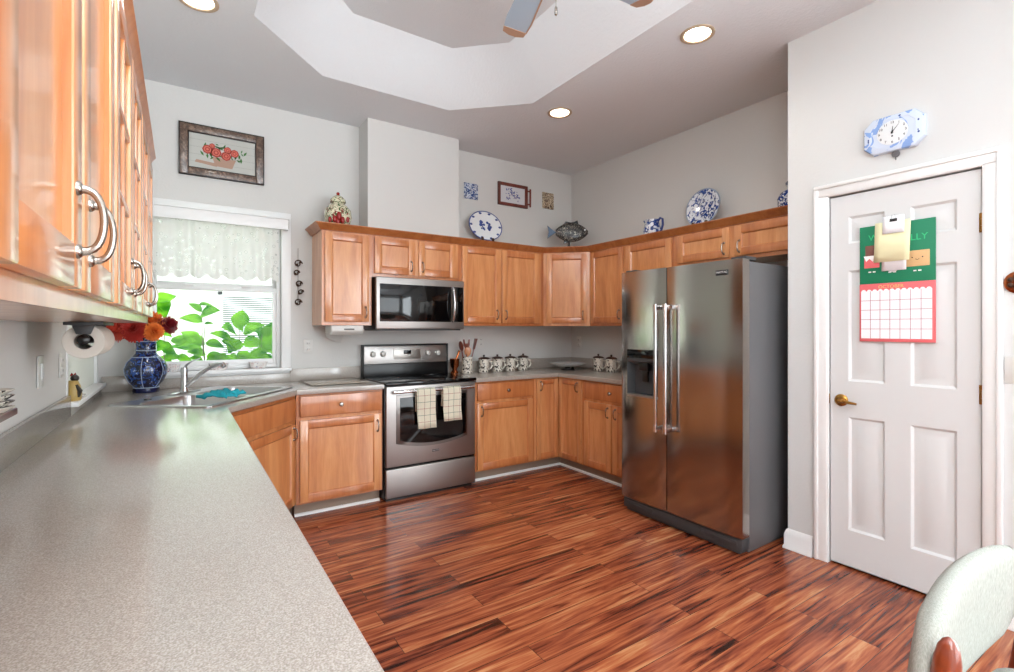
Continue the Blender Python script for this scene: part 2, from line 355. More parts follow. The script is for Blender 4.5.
# baseboards
bprof = [(0, 0), (.022, 0), (.022, .012), (.016, .022), (.016, .085), (.012, .1), (.006, .115), (0, .12)]
w = MB().sweep([(XP, 1.36+.045), (XP, YP), (XP+.3, YP)], [(-o, u) for o, u in bprof])
struct(w.build('baseboard_pantry', WHITE))
w = MB().sweep([(XP, YR), (XP, DY0-.06)], [(-o, u) for o, u in bprof]); struct(w.build('baseboard_right', WHITE))
# door casing
w = MB()
for y0, y1, z0, z1 in ((DY1+.002, DY1+.065, 0, DZ+.001), (DY0-.065, DY0-.002, 0, DZ+.001), (DY0-.065, DY1+.065, DZ+.002, DZ+.065)):
    w.box(XP-.012, XP+.001, y0, y1, z0, z1, .003)
for y0, y1, z0, z1 in ((DY1+.045, DY1+.067, 0, DZ+.0455), (DY0-.067, DY0-.045, 0, DZ+.0455), (DY0-.067, DY1+.067, DZ+.045, DZ+.067)):
    w.box(XP-.022, XP-.001, y0, y1, z0, z1, .005)
for y0, y1, z0, z1 in ((DY1-.004, DY1+.010, 0, DZ), (DY0-.010, DY0+.004, 0, DZ), (DY0, DY1, DZ-.003, DZ+.010)):
    w.box(XP-.008, XP+.12, y0, y1, z0, z1, .002)
struct(w.build('trim_1', WHITE))
# six-panel pantry door (local: x along width from the lock side, front toward -y), turned to face -x
def six_panel_door():
    root = thing('door_1', 'white six panel pantry door', 'door', (XP+.012, DY1-.006, .012), -pi/2)
    del root['label'], root['category']; root['kind'] = 'structure'
    Wd, Hd = .645, 2.075
    cols = ((.095, .265), (.375, .555)); rows = ((.205, .835), (1.035, 1.65), (1.80, 1.95))
    xs = sorted({0, Wd, *[c for p in cols for c in p]}); zs = sorted({0, Hd, *[c for p in rows for c in p]})
    g = MB()
    for i in range(len(xs)-1):
        for j in range(len(zs)-1):
            a, b, c, d = xs[i], xs[i+1], zs[j], zs[j+1]
            if (a, b) in cols and (c, d) in rows:
                rr = []
                for inset, dep in ((0, 0), (.012, .010), (.03, .010), (.05, .003)):
                    rr.append([(a+inset, dep, c+inset), (b-inset, dep, c+inset), (b-inset, dep, d-inset), (a+inset, dep, d-inset)])
                g.loops(rr, caps=False)
                q = rr[-1]; g.quad(q)
            else: g.quad([(a, 0, c), (b, 0, c), (b, 0, d), (a, 0, d)])
    bmesh.ops.remove_doubles(g.bm, verts=g.bm.verts, dist=1e-5)
    g.box(0, Wd, .0102, .036, 0, Hd)
    g.box(0, .004, 0, .012, 0, Hd); g.box(Wd-.004, Wd, 0, .012, 0, Hd); g.box(0, Wd, 0, .012, 0, .004); g.box(0, Wd, 0, .012, Hd-.004, Hd)
    g.build('door_panel', DOORM, root, 20)
    h = MB(); h.lathe([(.034, 0), (.034, .006), (.028, .011), (.012, .014), (.011, .045), (.001, .045)], (.06, 0, .925), 24, 'Y')
    h.tube([(.06, -.042, .925), (.09, -.047, .924), (.12, -.045, .919), (.15, -.043, .916)], [.010, .009, .008, .006], 10)
    h.build('lever_handle', BRASS, root)['label'] = 'brass lever handle'
    for z in (1.82, 1.02, .22):
        hh = MB(); hh.box(Wd-.012, Wd+.001, -.003, .002, z-.045, z+.045, .001)
        for q in (-.03, 0, .03): hh.lathe([(.007, -.014), (.007, .014)], (Wd+.0, -.010, z+q), 10)
        hh.build('hinge', BRASS, root)
    MB().box(-.003, .001, -.001, .012, .9, .955, .001).build('latch_plate', BRASS, root)
    return root
six_panel_door()
# window over the sink
def window_sink():
    r = thing('window_1', '', ''); del r['label'], r['category']; r['kind'] = 'structure'
    f = MB()   # casing on the wall
    for x0, x1, z0, z1 in ((WX1, .735, 1.03, 2.2), (-.27, WX0, 1.03, 2.2), (-.27, .735, 2.2005, 2.26)): f.box(x0, x1, YB-.018, YB+.001, z0, z1, .004)
    f.build('window_casing', WHITE, r)
    s = MB()
    s.box(-.28, .735, YB-.055, YB+.14, 1.003, 1.03, .004).box(-.27, .725, YB-.02, YB+.0, .985, 1.004, .003)
    s.build('window_sill', WHITE, r)
    j = MB()
    y0, y1 = YB+.03, YB+.12
    for a, b, c, d in ((WX0, WX0+.03, WZ0, WZ1), (WX1-.03, WX1, WZ0, WZ1), (WX0+.0302, WX1-.0302, WZ1-.03, WZ1), (WX0+.0302, WX1-.0302, WZ0, WZ0+.03)): j.box(a, b, y0, y1, c, d, .003)
    j.build('window_frame', WHITE, r)
    zm = 1.66
    lo = MB(); yy0, yy1 = YB+.045, YB+.075
    for a, b, c, d in ((WX0+.0305, WX0+.055, WZ0+.0302, zm), (WX1-.055, WX1-.0305, WZ0+.0302, zm), (WX0+.0552, WX1-.0552, WZ0+.0302, WZ0+.07), (WX0+.0552, WX1-.0552, zm-.035, zm+.0)): lo.box(a, b, yy0, yy1, c, d, .003)
    for x in (.05, .42): lo.box(x-.03, x+.03, yy0-.012, yy0+.002, zm-.005, zm+.010, .003)
    lo.build('lower_sash', WHITE, r)
    up = MB(); 
    for a, b, c, d in ((WX0+.0305, WX0+.055, zm-.02, WZ1-.031), (WX1-.055, WX1-.0305, zm-.02, WZ1-.031), (WX0+.0552, WX1-.0552, WZ1-.06, WZ1-.031), (WX0+.0552, WX1-.0552, zm-.03, zm+.025)): up.box(a, b, yy1+.002, yy1+.03, c, d, .003)
    up.build('upper_sash', WHITE, r)
    MB().box(WX0+.05, WX1-.05, YB+.058, YB+.062, WZ0+.06, zm-.03).build('pane', PANE, r)
    MB().box(WX0+.05, WX1-.05, YB+.088, YB+.092, zm, WZ1-.05).build('pane', PANE, r)
window_sink()
def window_side():
    r = thing('window_2', '', ''); del r['label'], r['category']; r['kind'] = 'structure'
    f = MB()
    for a, b, c, d in ((3.17, 3.19, .98, 2.1), (4.18, 4.2, .98, 2.1), (3.17, 4.2, 2.08, 2.1)): f.box(XL-.12, XL+.006, a, b, c, d, .002)
    f.build('window_frame', WHITE, r)
    MB().box(XL-.149, XL+.05, 3.16, 4.205, .956, .98, .004).build('window_sill', WHITE, r)
    MB().box(XL-.014, XL-.010, 3.192, 4.178, .982, 2.078).build('window_shade', SHADE, r)
    MB().box(XL-.145, XL-.14, 3.17, 4.2, .98, 2.1).build('pane', PANE, r)
window_side()
# outside: lawn and neighbouring house
g = MB().box(-8, 10, YB+.15, 16, -.25, -.15).build('ground', GRASS); struct(g)
nb = thing('neighbouring_house', 'cream sided house close outside the sink window with a blind covered window', 'house', (0, 7.5, -.15))
w = MB(); 
for a, b, c, d in ((-6, .42, 0, 3.2), (1.35, 7, 0, 3.2), (.42, 1.35, 0, .9), (.42, 1.35, 1.96, 3.2)): w.box(a, b, 0, .2, c, d)
w.build('wall', SIDING, nb)
wf = MB()
for a, b, c, d in ((.40, .46, .88, 1.98), (1.31, 1.37, .88, 1.98), (.4, 1.37, 1.93, 1.98), (.4, 1.37, .88, .94), (.46, 1.31, 1.40, 1.44)): wf.box(a, b, -.03, .06, c, d, .004)
wf = wf.build('window', WHITE, nb)
bl = MB()
for i in range(38): bl.box(.46, 1.31, .08, .084, .94+i*.026, .94+i*.026+.019, M=None)
bl.build('blind', BLIND, wf)
rf = MB().prism([(-.5, 3.1), (.3, 3.1), (1.9, 4.1), (1.7, 4.15), (-.5, 3.2)], -6, 7, 'X').build('roof', plain('roof_shingles', '8A8580', .9), nb)

# ------------------------------------------------------------------ cabinets (local: x along the front, front face at y=0 looking to -y, depth to +y)
def cab_door(x0, x1, z0, z1, parent, name='door', fr=.055, y=-.02, pane=None, glass=False, hx=None, hz=None, rails=False):
    g = MB(); T = .019; e = .0025
    g.box(x0, x0+fr, y, y+T, z0, z1, e).box(x1-fr, x1, y, y+T, z0, z1, e)
    g.mi = 1
    g.box(x0+fr-.001, x1-fr+.001, y, y+T, z1-fr, z1, e).box(x0+fr-.001, x1-fr+.001, y, y+T, z0, z0+fr, e)
    a, b, c, d = x0+fr-.001, x1-fr+.001, z0+fr-.001, z1-fr+.001
    if not glass:
        g.mi = 1
        g.loops([[(a, y+.002, c), (b, y+.002, c), (b, y+.002, d), (a, y+.002, d)], [(a+.009, y+.011, c+.009), (b-.009, y+.011, c+.009), (b-.009, y+.011, d-.009), (a+.009, y+.011, d-.009)]], caps=False)
        g.mi = 0
        g.box(a+.006, b-.006, y+.0105, y+T-.001, c+.006, d-.006)
    else:
        xm = (a+b)/2
        g.box(xm-.009, xm+.009, y+.002, y+.017, c, d, .002)
        for i in (1, 2): zz = c+(d-c)*i/3; g.box(a, b, y+.002, y+.017, zz-.009, zz+.009, .002)
    o = g.build(name, [WOOD, WOODB], parent)
    if glass: MB().box(a+.001, b-.001, y+.009, y+.012, c, d).build('glass', PANE, o)
    if hx is not None: pull(hx, hz, y, o)
    return o
def pull(x, z, y, parent, L=.080, vertical=True):
    "bow handle"
    g = MB(); pts = []; rs = []
    for i in range(15):
        t = i/14; a = pi*t; zz = -cos(a)*L/2; out = .027*sin(a)**.6 if 0 < t < 1 else 0
        pts.append((x, y-out, z+zz) if vertical else (x+zz, y-out, z)); rs.append(.0058 - .0014*sin(a)**.5 if 0 < t < 1 else .0068)
    g.tube(pts, rs, 10)
    for sgn in (-1, 1):
        c = (x, y, z+sgn*L/2) if vertical else (x+sgn*L/2, y, z)
        g.lathe([(.0095, 0), (.009, .003), (.006, .006), (.001, .007)], c, 12, 'Y')
    return g.build('handle', NICKEL, parent)
def knob(x, z, y, parent, mat=None, r=.016):
    g = MB().lathe([(r*.55, 0), (r*.45, .004), (r*.4, .012), (r*.95, .018), (r, .024), (r*.75, .029), (.0005, .031)], (x, y, z), 16, 'Y')
    return g.build('knob', mat or NICKEL, parent)
def drawer(x0, x1, z0, z1, parent, kx=None, name='drawer', y=-.02):
    o = MB().box(x0, x1, y, y+.019, z0, z1, .005, 3).build(name, [WOODB], parent)
    if kx is not None: knob(kx, (z0+z1)/2, y, o)
    return o
def carcass(W_, D, z0, z1, parent, hollow=False, shelves=0):
    if not hollow:
        g = MB(); g.box(0, W_, .0, D, z0, z1)
        # face-frame step and lighter underside reveal
        g.mi = 1
        for a, b, c, d in ((0, .03, z0, z1), (W_-.03, W_, z0, z1), (.03, W_-.03, z1-.03, z1), (.03, W_-.03, z0, z0+.03)): g.box(a, b, -.0005, .002, c, d)
        return g.build('body', [WOOD, WOODB], parent)
    g = MB(); t = .018
    g.box(0, t, 0, D, z0, z1).box(W_-t, W_, 0, D, z0, z1).box(t, W_-t, 0, D, z0, z0+t).box(t, W_-t, 0, D, z1-t, z1).box(t, W_-t, D-.006, D, z0+t, z1-t)
    for a, b, c, d in ((t, .04, z0+t, z1-t), (W_-.04, W_-t, z0+t, z1-t), (.04, W_-.04, z1-.04, z1-t), (.04, W_-.04, z0+t, z0+.035)): g.box(a, b, 0, .018, c, d)
    b = g.build('body', WOOD, parent)
    for i in range(shelves):
        z = z0+(z1-z0)*(i+1)/(shelves+1); MB().box(t, W_-t, .03, D-.006, z-.008, z+.008).build('shelf', WOOD, parent)
    return b
UZ0, UZ1 = 1.365, 2.125
DT = 2.085; DB = 1.392
def upper(label, origin, rz, W_, D, doors, z0=UZ0, hollow=False, group='wall cabinets'):
    r = thing('wall_cabinet', label, 'cabinet', (origin[0], origin[1], 0), rz, group)
    carcass(W_, D, z0, UZ1, r, hollow, 2)
    for d in doors: cab_door(d[0], d[1], d[2] if len(d) > 4 else z0+.027, DT, r, hx=d[-2], hz=d[-1], glass=hollow)
    return r
HZ = 1.47
# left run: faces +x
LX = -.13
upper('nearest maple wall cabinet on the left wall, two plain doors, beside the camera', (LX, -.36), pi/2, .82, .33, [(.02, .40, .365, HZ), (.42, .80, .455, HZ)])
upper('second plain door wall cabinet on the left wall, with two large bow handles', (LX, .46), pi/2, .82, .33, [(.04, .40, .36, 1.478), (.425, .785, .465, 1.478)])
upper('middle glass door wall cabinet on the left wall with wooden muntins', (LX, 1.28), pi/2, .82, .33, [(.02, .40, .355, 1.478), (.42, .80, .465, 1.478)], hollow=True)
upper('farthest glass door wall cabinet on the left wall, ending beside the sink window', (LX, 2.10), pi/2, .76, .33, [(.02, .37, .325, 1.478), (.39, .74, .435, 1.478)], hollow=True)
# back run: faces -y, front of box at y=3.93
UY = 3.93
upper('tall single door wall cabinet left of the microwave', (.90, UY), 0, .39, .33, [(.022, .365, .335, HZ)])
r = upper('short two door wall cabinet directly above the microwave', (1.29, UY), 0, .82, .33, [(.022, .368, 1.79, DT, .335, 1.865), (.405, .757, 1.79, DT, .438, 1.865)], z0=1.762)
upper('two door wall cabinet right of the microwave above the canisters', (2.11, UY), 0, .94, .33, [(.005, .413, .375, HZ), (.435, .87, .475, HZ)])
# diagonal corner cabinet: pentagon
cc = thing('wall_cabinet', 'diagonal corner wall cabinet with a paler single door under the fish', 'cabinet', (0, 0, 0), 0, 'wall cabinets')
P1, P2 = (3.052, 3.93), (3.38, 3.602)
MB().prism([(3.052, 3.93), (3.38, 3.602), (3.71, 3.602), (3.71, 4.26), (3.052, 4.26)], UZ0, UZ1).build('body', WOOD, cc)
dg = cab_door(.03, .434, DB, DT, cc, hx=.395, hz=HZ); 
for o in (dg,): o.location = (P1[0], P1[1], 0); o.rotation_euler = (0, 0, -pi/4)
# right run faces -x, front of box x=3.38
upper('two door wall cabinet on the right wall between the corner and the refrigerator', (3.38, 3.60), -pi/2, .995, .33, [(.015, .445, .405, HZ), (.485, .975, .525, HZ)])
upper('short two door wall cabinet directly above the refrigerator', (3.38, 2.603), -pi/2, 1.05, .33, [(.04, .495, 1.868, DT, .455, 1.935), (.535, 1.02, 1.868, DT, .575, 1.935)], z0=1.84)
# crown mouldings
cp = [(-.001, 2.10), (.012, 2.10), (.016, 2.108), (.024, 2.114), (.034, 2.13), (.05, 2.142), (.056, 2.146), (.056, 2.152), (-.02, 2.152), (-.02, 2.126), (-.001, 2.1255)]
w = MB().sweep([(.90, 4.258), (.90, 3.93), (3.052, 3.93), (3.38, 3.602), (3.38, 1.555)], [(o, u) for o, u in cp])
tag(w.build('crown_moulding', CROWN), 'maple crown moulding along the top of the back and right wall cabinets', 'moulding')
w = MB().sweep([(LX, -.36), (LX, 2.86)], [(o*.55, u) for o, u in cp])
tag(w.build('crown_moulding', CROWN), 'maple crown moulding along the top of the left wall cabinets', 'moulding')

# base cabinets
BZ0, BZ1 = .1, .874
def base(label, origin, rz, W_, D, doors, drawers, toe=True):
    r = thing('base_cabinet', label, 'cabinet', (origin[0], origin[1], 0), rz, 'base cabinets')
    carcass(W_, D, BZ0, BZ1, r)
    if toe: MB().box(.0, W_, .07, D, .0, BZ0-.001).build('toe_kick', TOE, r)
    for d in doors: cab_door(d[0], d[1], .115, d[2] if d[2] else .69, r, hx=d[3], hz=d[4])
    for d in drawers: drawer(d[0], d[1], .715, .862, r, d[2])
    return r
BY = 3.68
base('base cabinet with one drawer and one door left of the range', (.672, BY), 0, .618, .578, [(.022, .605, None, .575, .60)], [(.022, .605, .30)])
base('base cabinet with one drawer and one door right of the range', (2.108, BY), 0, .64, .578, [(.02, .612, None, .06, .62)], [(.02, .612, .33)])
# corner base with folding doors
cc = thing('base_cabinet', 'inside corner base cabinet with a pair of folding doors', 'cabinet', (0, 0, 0), 0, 'base cabinets')
CXF = 3.045
MB().prism([(2.75, BY), (CXF, BY), (CXF, 3.335), (3.70, 3.335), (3.70, 4.258), (2.75, 4.258)], BZ0, BZ1).build('body', WOOD, cc)
MB().prism([(2.75, BY+.07), (CXF+.07, BY+.07), (CXF+.07, 3.335), (3.70, 3.335), (3.70, 4.258), (2.75, 4.258)], 0, BZ0-.001).build('toe_kick', TOE, cc)
d = cab_door(.018, .272, .115, .862, cc, hx=.06, hz=.80, fr=.045); d.location = (2.75, BY, 0)
d = cab_door(.025, .33, .115, .862, cc, hx=.285, hz=.80, fr=.045); d.location = (CXF, BY, 0); d.rotation_euler = (0, 0, -pi/2)
base('base cabinet with one wide drawer over two doors beside the refrigerator', (CXF, 3.333), -pi/2, .76, .655, [(.03, .362, None, .325, .62), (.378, .71, None, .415, .62)], [(.03, .71, .362)])
# sink corner base
A = Vector((.213, 3.05)); B = Vector((.672, 3.645)); e1 = (B-A).normalized(); e2 = Vector((-e1.y, e1.x)); th = math.atan2(e1.y, e1.x)
A2 = A + e2*.035 + e1*.0; B2 = B + e2*.035
sc_ = thing('base_cabinet', 'angled sink base cabinet with a false drawer front over a door', 'cabinet', (0, 0, 0), 0, 'base cabinets')
q = [(A2.x-.0, A2.y), (B2.x-.003, B2.y), (.670, 4.258), (XL+.002, 4.258), (XL+.002, 3.052), (A2.x, 3.052)]
def ext(z0, z1, off=0):
    p1 = A + e2*(.035+off); p2 = A + e2*(.035+off) + e1*((.670-(A+e2*(.035+off)).x)/e1.x)
    return [(p1.x, p1.y), (p2.x, p2.y), (.670, 4.258), (XL+.002, 4.258), (XL+.002, 3.066), (p1.x, 3.066)]
MB().prism(ext(0, 0), BZ0, .70).build('body', WOOD, sc_)
p2 = ext(0, 0)[1]; L = (Vector(p2)-A2).length
fr = MB(); 
fr.box(0, .045, 0, .02, .7, BZ1).box(L-.045, L-.002, 0, .02, .7, BZ1).box(.045, L-.045, 0, .02, .84, BZ1)
fr = fr.build('face_frame', WOODB, sc_); fr.location = (A2.x, A2.y, 0); fr.rotation_euler = (0, 0, th)
MB().prism(ext(0, 0, .07), 0, BZ0-.001).build('toe_kick', TOE, sc_)
d = drawer(.035, L-.03, .70, .85, sc_, None, 'false_drawer_front'); d.location = (A2.x, A2.y, 0); d.rotation_euler = (0, 0, th)
d = cab_door(.035, L-.03, .115, .672, sc_, hx=L-.06, hz=.61); d.location = (A2.x, A2.y, 0); d.rotation_euler = (0, 0, th)
# left run base cabinets (under the long counter)
lx = .178
for i, (y0, lab) in enumerate(((2.245, 'base cabinet under the long left counter, next to the angled sink cabinet'), (1.445, 'base cabinet under the long left counter, second from the sink cabinet'), (.645, 'base cabinet under the long left counter, third from the sink cabinet'), (-.155, 'base cabinet under the long left counter, below the camera'))):
    base(lab, (lx, y0), pi/2, .798, .62, [(.02, .39, None, .35, .62), (.408, .778, None, .45, .62)], [(.02, .39, .205), (.408, .778, .593)])

# quarter round white shoe mouldings at the toe kicks
sh = [(0, 0), (.014, 0), (.012, .012), (.006, .018), (0, .019)]
struct(MB().sweep([(.672, BY+.07), (1.29, BY+.07)], sh).build('trim_2', WHITE))
struct(MB().sweep([(2.108, BY+.07), (CXF+.07, BY+.07), (CXF+.07, 2.58)], sh).build('trim_3', WHITE))

# ------------------------------------------------------------------ countertops
CT0, CT1 = .876, .914
def counter_mesh(outer_pts, hole=None):
    g = MB(); bm = g.bm
    o = [bm.verts.new((x, y, CT1)) for x, y in outer_pts]; loops = [o]
    if hole: loops.append([bm.verts.new((x, y, CT1)) for x, y in hole])
    es = [bm.edges.new((l[i], l[(i+1) % len(l)])) for l in loops for i in range(len(l))]
    r = bmesh.ops.triangle_fill(bm, use_beauty=True, edges=es)
    fs = [f for f in bm.faces]
    bmesh.ops.recalc_face_normals(bm, faces=fs)
    r = bmesh.ops.extrude_face_region(bm, geom=fs)
    nv = [v for v in r['geom'] if isinstance(v, bmesh.types.BMVert)]
    for v in nv: v.co.z = CT0
    bmesh.ops.recalc_face_normals(bm, faces=bm.faces)
    # round the outer top and bottom edges
    ee = []
    n = len(outer_pts)
    for e in bm.edges:
        a, b = e.verts[0].co, e.verts[1].co
        if abs(a.z-b.z) > 1e-4: continue
        for i in range(n):
            p, q = Vector(outer_pts[i]), Vector(outer_pts[(i+1) % n])
            if ((Vector(a.xy)-p).length < 1e-4 and (Vector(b.xy)-q).length < 1e-4) or ((Vector(b.xy)-p).length < 1e-4 and (Vector(a.xy)-q).length < 1e-4): ee.append(e)
    bmesh.ops.bevel(bm, geom=ee, offset=.009, segments=3, affect='EDGES', profile=.6)
    for f in bm.faces: f.smooth = True
    return g
s0, s1, t0, t1 = -.035, .875, .085, .675     # sink rectangle in counter-front coordinates
def sp(s, t, z=None):
    p = A + e1*s + e2*t; return (p.x, p.y) if z is None else (p.x, p.y, z)
CTL = counter_mesh([(XL+.001, -.6), (.213, -.6), (A.x, A.y), (B.x, B.y), (1.293, 3.645), (1.293, YB-.001), (XL+.001, YB-.001)],
                   [sp(s0+.02, t0+.02), sp(s1-.02, t0+.02), sp(s1-.02, t1-.02), sp(s0+.02, t1-.02)])
ct = CTL.build('countertop', COUNTER); tag(ct, 'long speckled taupe countertop along the left wall and around the sink to the range', 'countertop')
sp_ = MB(); sp_.box(XL+.001, XL+.021, -.6, 3.155, CT1-.001, 1.016, .003).box(XL+.001, XL+.021, 3.155, YB-.02, CT1-.001, .954, .001)
sp_.box(XL+.021, -.275, YB-.021, YB-.001, CT1-.001, 1.016, .002).box(-.275, .73, YB-.0215, YB-.001, CT1-.001, .984, .002).box(.73, 1.293, YB-.021, YB-.001, CT1-.001, 1.016, .002)
sp_.build('backsplash', COUNTER, ct)
CTR = counter_mesh([(2.103, 3.645), (3.01, 3.645), (3.01, 2.575), (XR-.001, 2.575), (XR-.001, YB-.001), (2.103, YB-.001)])
ct = CTR.build('countertop', COUNTER); tag(ct, 'L shaped speckled taupe countertop from the range round the corner to the refrigerator', 'countertop')
MB().box(2.103, XR-.001, YB-.021, YB-.001, CT1-.001, 1.016, .002).box(XR-.021, XR-.001, 2.575, YB-.021, CT1-.001, 1.016, .002).build('backsplash', COUNTER, ct)

# ------------------------------------------------------------------ sink
MS = Matrix.Translation((A.x, A.y, 0)) @ Matrix.Rotation(th, 4, 'Z')
sk = thing('sink', 'stainless steel double bowl drop in sink set diagonally in the corner counter', 'sink', (A.x, A.y, CT1), th)
zz = .0
g = MB(); bm = g.bm
W0, W1, H0, H1 = s0, s1, t0, t1
bowls = ((s0+.035, s0+.44, t0+.04, t1-.14), (s0+.47, s1-.035, t0+.04, t1-.14))
def rrect(x0, x1, y0, y1, r, z, n=5):
    pts = []
    for cx_, cy_, a0 in ((x1-r, y1-r, 0), (x0+r, y1-r, 90), (x0+r, y0+r, 180), (x1-r, y0+r, 270)):
        for i in range(n): a = R(a0+90*i/(n-1)); pts.append((cx_+r*cos(a), cy_+r*sin(a), z))
    return pts
outr = [bm.verts.new(p) for p in rrect(W0, W1, H0, H1, .03, .008)]
es = [bm.edges.new((outr[i], outr[(i+1) % len(outr)])) for i in range(len(outr))]
tops = []
for b in bowls:
    l = [bm.verts.new(p) for p in rrect(*b, .05, .008)]; tops.append(l)
    es += [bm.edges.new((l[i], l[(i+1) % len(l)])) for i in range(len(l))]
bmesh.ops.triangle_fill(bm, use_beauty=True, edges=es)
low = [bm.verts.new((p[0], p[1], .0005)) for p in rrect(W0-.004, W1+.004, H0-.004, H1+.004, .032, 0)]
n = len(outr)
for i in range(n): bm.faces.new((outr[i], outr[(i+1) % n], low[(i+1) % n], low[i]))
for b, l in zip(bowls, tops):
    prev = l
    for ins_, z in ((.006, -.004), (.012, -.14), (.03, -.165), (.07, -.172)):
        cur = [bm.verts.new(p) for p in rrect(b[0]+ins_, b[1]-ins_, b[2]+ins_, b[3]-ins_, .05, z)]
        for i in range(len(l)): bm.faces.new((prev[i], prev[(i+1) % n], cur[(i+1) % n], cur[i]))
        prev = cur
    bm.faces.new(prev)
for f in bm.faces: f.smooth = True
g.build('basin', SINKM, sk)
for b in bowls:
    g = MB().lathe([(.042, -.1715), (.042, -.168), (.034, -.1665), (.03, -.170), (.001, -.171)], ((b[0]+b[1])/2, (b[2]+b[3])/2, 0), 20); g.build('drain', CHROME, sk)
g = MB().lathe([(.02, .008), (.019, .014), (.012, .017), (.001, .018)], (.17, t1-.07, 0), 14); g.build('hole_cap', BLACK, sk)
# faucet
FXY = sp(.485, t1-.055)
fa = thing('faucet', 'chrome single lever kitchen faucet behind the sink', 'faucet', (FXY[0], FXY[1], CT1+.0085), 0)
g = MB(); g.box(-.12, .12, -.028, .028, 0, .010, .005, M=Matrix.Rotation(th, 4, 'Z')); g.build('escutcheon', CHROME, fa)
MB().lathe([(.026, .010), (.024, .02), (.02, .03), (.019, .12), (.021, .15), (.018, .165), (.001, .168)], (0, 0, 0), 20).build('body', CHROME, fa)
g = MB(); dv = Vector((.80, -.60, 0)); pts = [Vector((0, 0, .045)) + dv*(.012) , Vector((0, 0, .075)) + dv*.05, Vector((0, 0, .125)) + dv*.11, Vector((0, 0, .168)) + dv*.175, Vector((0, 0, .188)) + dv*.225, Vector((0, 0, .186)) + dv*.255, Vector((0, 0, .17)) + dv*.268]
g.tube(pts, [.014, .013, .012, .012, .015, .017, .015], 12); g.build('spout', CHROME, fa)
g = MB(); g.tube([(0, 0, .16), (.012, -.006, .18), (.04, -.02, .205), (.085, -.045, .222)], [.014, .011, .008, .006], 10, flat=.6); g.build('lever', CHROME, fa)
# teal cloth on divider / front rim of sink
g = MB(); NS, NT_ = 14, 8; grid = []
for i in range(NS):
    row = []
    for j in range(NT_):
        s_ = .14+.17*i/(NS-1); t_ = .10+.19*j/(NT_-1)
        z = CT1+.018+.032*abs(sin(i*1.1))*sin(j*.9+.4)**2+(.022 if 2 < j < 5 else .006)+.006*sin(i*.7+j)
        q = sp(s_+.012*sin(j*1.3), t_+.010*sin(i*.9)); row.append((q[0], q[1], z))
    grid.append(row)
g.loops(grid, caps=False, ring_closed=False)
o = g.build('dishcloth', TEAL, sharp=60); md = o.modifiers.new('thickness', 'SOLIDIFY'); md.thickness = .007; md.offset = 1
tag(o, 'crumpled teal dishcloth draped over the front rim of the sink', 'cloth')

# ------------------------------------------------------------------ range
RX0, RX1 = 1.302, 2.098; RW = RX1-RX0
rg_ = thing('range', 'freestanding stainless steel electric range with black glass cooktop', 'stove', (RX0, 3.64, 0))
g = MB(); g.box(0, RW, .03, .585, .02, .90, .004); g.box(.02, RW-.02, .04, .58, 0, .02); g.build('body', BLACK, rg_)
g = MB(); g.box(-.001, RW+.001, -.012, .56, .898, .922, .006, 3)
g.build('cooktop', BGLASS, rg_)
RINGM = plain('burner_ring', '2A2B2E', .12)
for cx_, cy_, rr in ((.2, .15, .105), (.6, .15, .085), (.2, .42, .085), (.6, .42, .105)):
    g = MB(); g.lathe([(rr, 0), (rr, .0006), (rr-.004, .0006), (rr-.004, 0)], (cx_, cy_, .9222), 32, caps=False); g.build('burner_mark', RINGM, rg_)
g = MB(); g.box(.0, RW, .55, .606, .90, 1.03, .004); g.build('riser', BLACK, rg_)
g = MB(); g.prism([(.545, 1.03), (.606, 1.03), (.606, 1.185), (.585, 1.195), (.560, 1.185)], .002, RW-.002, 'X', .004); pn = g.build('control_panel', STEEL, rg_)
g = MB(); g.box(-.004, .004, .53, .609, .905, 1.20, .002).box(RW-.004, RW+.004, .53, .609, .905, 1.20, .002).box(0, RW, .56, .609, 1.186, 1.20, .003); g.build('panel_end_cap', BLACK, rg_)
for x in (.085, .175, .6, .70): 
    g = MB().lathe([(.026, 0), (.025, .012), (.020, .026), (.016, .028), (.001, .029)], (x, .553, 1.115), 20, 'Y'); g.build('knob', plain('range_knob', 'D0CEC8', .3, .15) if x < .1 else MATS['range_knob'], pn)
g = MB(); g.box(.365, .435, .546, .551, 1.11, 1.145, .001); g.build('clock_display', LCD, pn)
g = MB(); g.box(.27, .53, .5485, .551, 1.06, 1.155, .001); g.build('keypad', steel('keypad_steel', 'A9A5A0', .35), pn)
# oven door with curved window
g = MB(); g.box(.006, RW-.006, 0, .03, .268, .892, .006, 3); od = g.build('oven_door', STEEL, rg_)
def arch(x0, x1, z0, z1, sag, n=14):
    p = [(x0, z1), (x1, z1)]; 
    return [(x1, z1), (x0, z1)] + [(x0+(x1-x0)*i/n, z0+sag*(4*(i/n-.5)**2)) for i in range(n+1)]
g = MB(); g.prism(arch(.085, RW-.085, .40, .825, .045), -.004, .002, 'Y', .002); g.build('window_surround', steel('door_trim_steel', '7F7B78', .3), od)
g = MB(); g.prism(arch(.115, RW-.10, .425, .80, .04), -.0055, .002, 'Y', .001); g.build('oven_window', BGLASS, od)
g = MB(); g.tube([(.05, -.048, .852), (RW-.05, -.048, .852)], .0135, 14)
for x in (.06, RW-.06): g.box(x-.014, x+.014, -.05, .002, .842, .862, .004)
g.build('handle', CHROME, od)
g = MB(); g.box(.39, .45, -.002, .001, .345, .362, .0005); bd = g.build('badge', BADGE, od)
text_mesh('lettering', 'MAYTAG', .014, CHINAW, bd, (.42, -.0025, .353), (pi/2, 0, 0))
g = MB(); g.box(.006, RW-.006, 0, .03, .03, .252, .006, 3); g.build('storage_drawer', STEEL, rg_)
